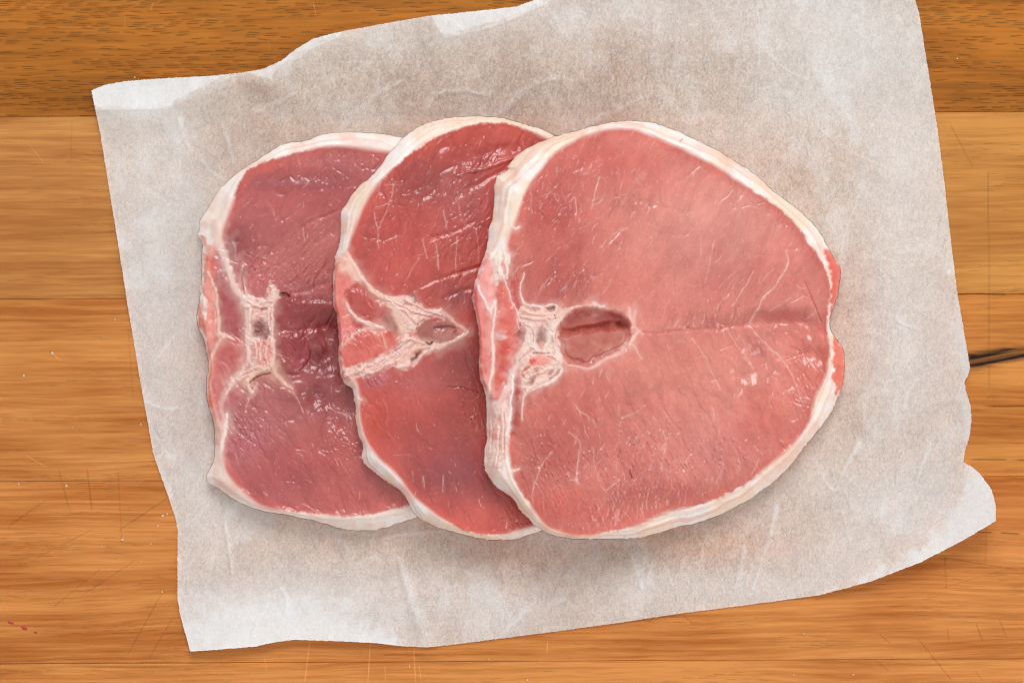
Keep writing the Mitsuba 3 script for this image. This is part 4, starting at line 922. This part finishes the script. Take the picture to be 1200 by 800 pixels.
make_slice('pork_steak', 'purplish red raw pork steak lowest in the stack, farthest left on the paper', O1, L1, O2,
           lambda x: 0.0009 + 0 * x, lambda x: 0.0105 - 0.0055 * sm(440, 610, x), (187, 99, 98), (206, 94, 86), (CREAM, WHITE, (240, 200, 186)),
           [(275, 285, 36, 28, (134, 50, 55), .9), (350, 230, 60, 34, (178, 78, 76), .6), (300, 195, 40, 9, (206, 92, 76), .7), (350, 212, 70, 14, (148, 60, 66), .7), (350, 300, 50, 28, (192, 106, 100), .75), (390, 300, 30, 30, (200, 112, 104), .5),  # the dark band over the soft groove paints in its shade
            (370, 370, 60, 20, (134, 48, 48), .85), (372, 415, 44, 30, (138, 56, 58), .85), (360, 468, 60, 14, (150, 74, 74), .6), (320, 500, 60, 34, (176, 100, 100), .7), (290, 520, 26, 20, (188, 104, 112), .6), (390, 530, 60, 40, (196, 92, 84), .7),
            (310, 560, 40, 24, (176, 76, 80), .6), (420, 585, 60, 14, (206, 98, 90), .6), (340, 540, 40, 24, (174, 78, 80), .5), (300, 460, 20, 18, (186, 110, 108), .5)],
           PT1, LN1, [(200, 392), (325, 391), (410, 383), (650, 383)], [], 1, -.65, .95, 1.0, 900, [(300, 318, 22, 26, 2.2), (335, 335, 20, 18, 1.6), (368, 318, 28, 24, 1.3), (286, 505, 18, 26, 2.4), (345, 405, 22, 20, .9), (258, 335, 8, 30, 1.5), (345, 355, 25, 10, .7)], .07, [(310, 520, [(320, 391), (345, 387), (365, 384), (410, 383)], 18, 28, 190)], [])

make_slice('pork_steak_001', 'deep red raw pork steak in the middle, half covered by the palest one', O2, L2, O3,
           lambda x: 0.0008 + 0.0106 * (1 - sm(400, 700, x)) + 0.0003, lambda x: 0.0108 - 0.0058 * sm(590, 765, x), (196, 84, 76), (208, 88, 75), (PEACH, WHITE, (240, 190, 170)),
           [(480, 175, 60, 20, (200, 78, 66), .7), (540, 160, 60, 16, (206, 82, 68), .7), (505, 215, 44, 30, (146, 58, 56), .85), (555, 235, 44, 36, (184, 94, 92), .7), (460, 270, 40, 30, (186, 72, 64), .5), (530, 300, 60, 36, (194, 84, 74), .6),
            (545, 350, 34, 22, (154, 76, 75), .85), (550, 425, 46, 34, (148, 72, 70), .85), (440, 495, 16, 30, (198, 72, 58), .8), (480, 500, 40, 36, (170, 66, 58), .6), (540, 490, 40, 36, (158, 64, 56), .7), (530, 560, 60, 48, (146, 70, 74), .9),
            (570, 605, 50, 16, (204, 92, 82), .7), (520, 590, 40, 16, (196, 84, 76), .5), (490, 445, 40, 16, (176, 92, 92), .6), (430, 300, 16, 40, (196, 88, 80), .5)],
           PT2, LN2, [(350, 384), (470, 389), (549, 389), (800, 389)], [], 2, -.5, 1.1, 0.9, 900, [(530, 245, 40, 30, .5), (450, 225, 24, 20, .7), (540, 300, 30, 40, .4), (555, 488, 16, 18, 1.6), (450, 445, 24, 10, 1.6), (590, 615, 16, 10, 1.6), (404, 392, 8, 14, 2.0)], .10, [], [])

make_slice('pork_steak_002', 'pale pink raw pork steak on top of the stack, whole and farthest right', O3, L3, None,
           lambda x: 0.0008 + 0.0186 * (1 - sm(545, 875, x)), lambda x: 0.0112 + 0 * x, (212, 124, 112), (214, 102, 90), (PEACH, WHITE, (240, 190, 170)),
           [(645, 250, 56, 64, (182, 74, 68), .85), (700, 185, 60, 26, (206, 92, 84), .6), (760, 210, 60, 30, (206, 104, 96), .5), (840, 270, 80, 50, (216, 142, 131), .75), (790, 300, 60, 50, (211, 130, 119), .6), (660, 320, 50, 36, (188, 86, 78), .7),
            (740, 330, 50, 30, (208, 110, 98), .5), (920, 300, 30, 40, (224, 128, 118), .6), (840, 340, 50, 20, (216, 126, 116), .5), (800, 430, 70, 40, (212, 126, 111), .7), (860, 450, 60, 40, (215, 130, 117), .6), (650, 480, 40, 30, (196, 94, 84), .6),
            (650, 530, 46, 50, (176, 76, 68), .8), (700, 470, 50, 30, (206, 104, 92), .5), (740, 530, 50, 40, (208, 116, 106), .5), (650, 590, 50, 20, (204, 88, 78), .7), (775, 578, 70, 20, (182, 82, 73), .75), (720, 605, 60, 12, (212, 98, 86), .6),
            (840, 520, 60, 36, (210, 126, 119), .6), (900, 490, 40, 40, (214, 108, 94), .6), (945, 430, 26, 40, (218, 110, 98), .6), (880, 230, 40, 30, (216, 138, 127), .5), (925, 368, 30, 8, (186, 100, 94), .5)],  # last tone paints part of the hinge fold's shade into the lean
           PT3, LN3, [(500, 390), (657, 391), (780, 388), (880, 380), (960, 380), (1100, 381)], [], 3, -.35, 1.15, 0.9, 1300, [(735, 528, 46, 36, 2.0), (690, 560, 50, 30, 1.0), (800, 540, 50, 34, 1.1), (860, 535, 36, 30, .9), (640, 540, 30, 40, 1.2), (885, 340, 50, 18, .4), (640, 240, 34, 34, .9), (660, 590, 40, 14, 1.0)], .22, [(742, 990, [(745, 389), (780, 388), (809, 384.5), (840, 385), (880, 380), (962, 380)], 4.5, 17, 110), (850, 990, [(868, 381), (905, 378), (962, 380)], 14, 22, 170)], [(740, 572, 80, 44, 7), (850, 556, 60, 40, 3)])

build_paper()

# ------------------------------------------------------------------ little things on the board
rg = np.random.default_rng(9)
ms = []
for (u, v, r) in [(61.5, 414, 1.4), (28, 440, 1.1), (143.5, 632, 1.6), (190.5, 604, 1.3), (196, 602, .8), (22, 567, 1.0), (185, 616, .9), (78, 569, 1.3), (166, 658, .9), (190, 693, 1.0), (85, 501, .9), (165, 497, .9),
                  (135, 374, .9), (158, 91, 1.0), (177, 637, .8), (1000, 790, .9), (942, 742, .9), (120, 640, .8), (480, 780, .8), (573, 772, .8), (618, 796, 1.0), (930, 790, .8), (1122, 69, .8)]:
    m = trimesh.creation.icosphere(subdivisions=2, radius=r * S)
    m.vertices *= rg.uniform(.75, 1.25, (len(m.vertices), 1)) * np.array([1, rg.uniform(.7, 1.2), .7])
    m.apply_translation([(u - 600) * S, (400 - v) * S, r * S * .6])
    ms.append(m)
scene['crumbs'] = mikit.ply(trimesh.util.concatenate(ms), 'crumb_material', smooth=True)
labels['crumbs'] = {'label': 'tiny white crumbs scattered over the bare wood beside the paper', 'category': 'crumbs', 'kind': 'stuff'}
for i, (u, v, a, b, lab) in enumerate([(12.5, 729, 4.2, 1.9, 'red meat juice spot on the wood, farthest left of three'), (28.5, 735.5, 4, 2.1, 'red meat juice spot on the wood, middle one of three'), (41.5, 740.5, 2.2, 1.4, 'smallest red meat juice spot on the wood, farthest right of three')]):
    m = trimesh.creation.icosphere(subdivisions=3, radius=1)
    w = 1 + .35 * (n2(m.vertices[:, 0] * 1.6 + i * 7, m.vertices[:, 1] * 1.6, i) - .5)
    m.vertices = m.vertices * w[:, None] * np.array([a, b, .5]) * S
    m.apply_transform(trimesh.transformations.rotation_matrix(-.4, [0, 0, 1]))
    m.apply_translation([(u - 600) * S, (400 - v) * S, .00002])
    kk = 'juice_spot' + ('' if i == 0 else '_%03d' % i)
    scene[kk] = mikit.ply(m, 'juice', smooth=True)
    labels[kk] = {'label': lab, 'category': 'stain', 'group': 'red juice spots on the wood'}
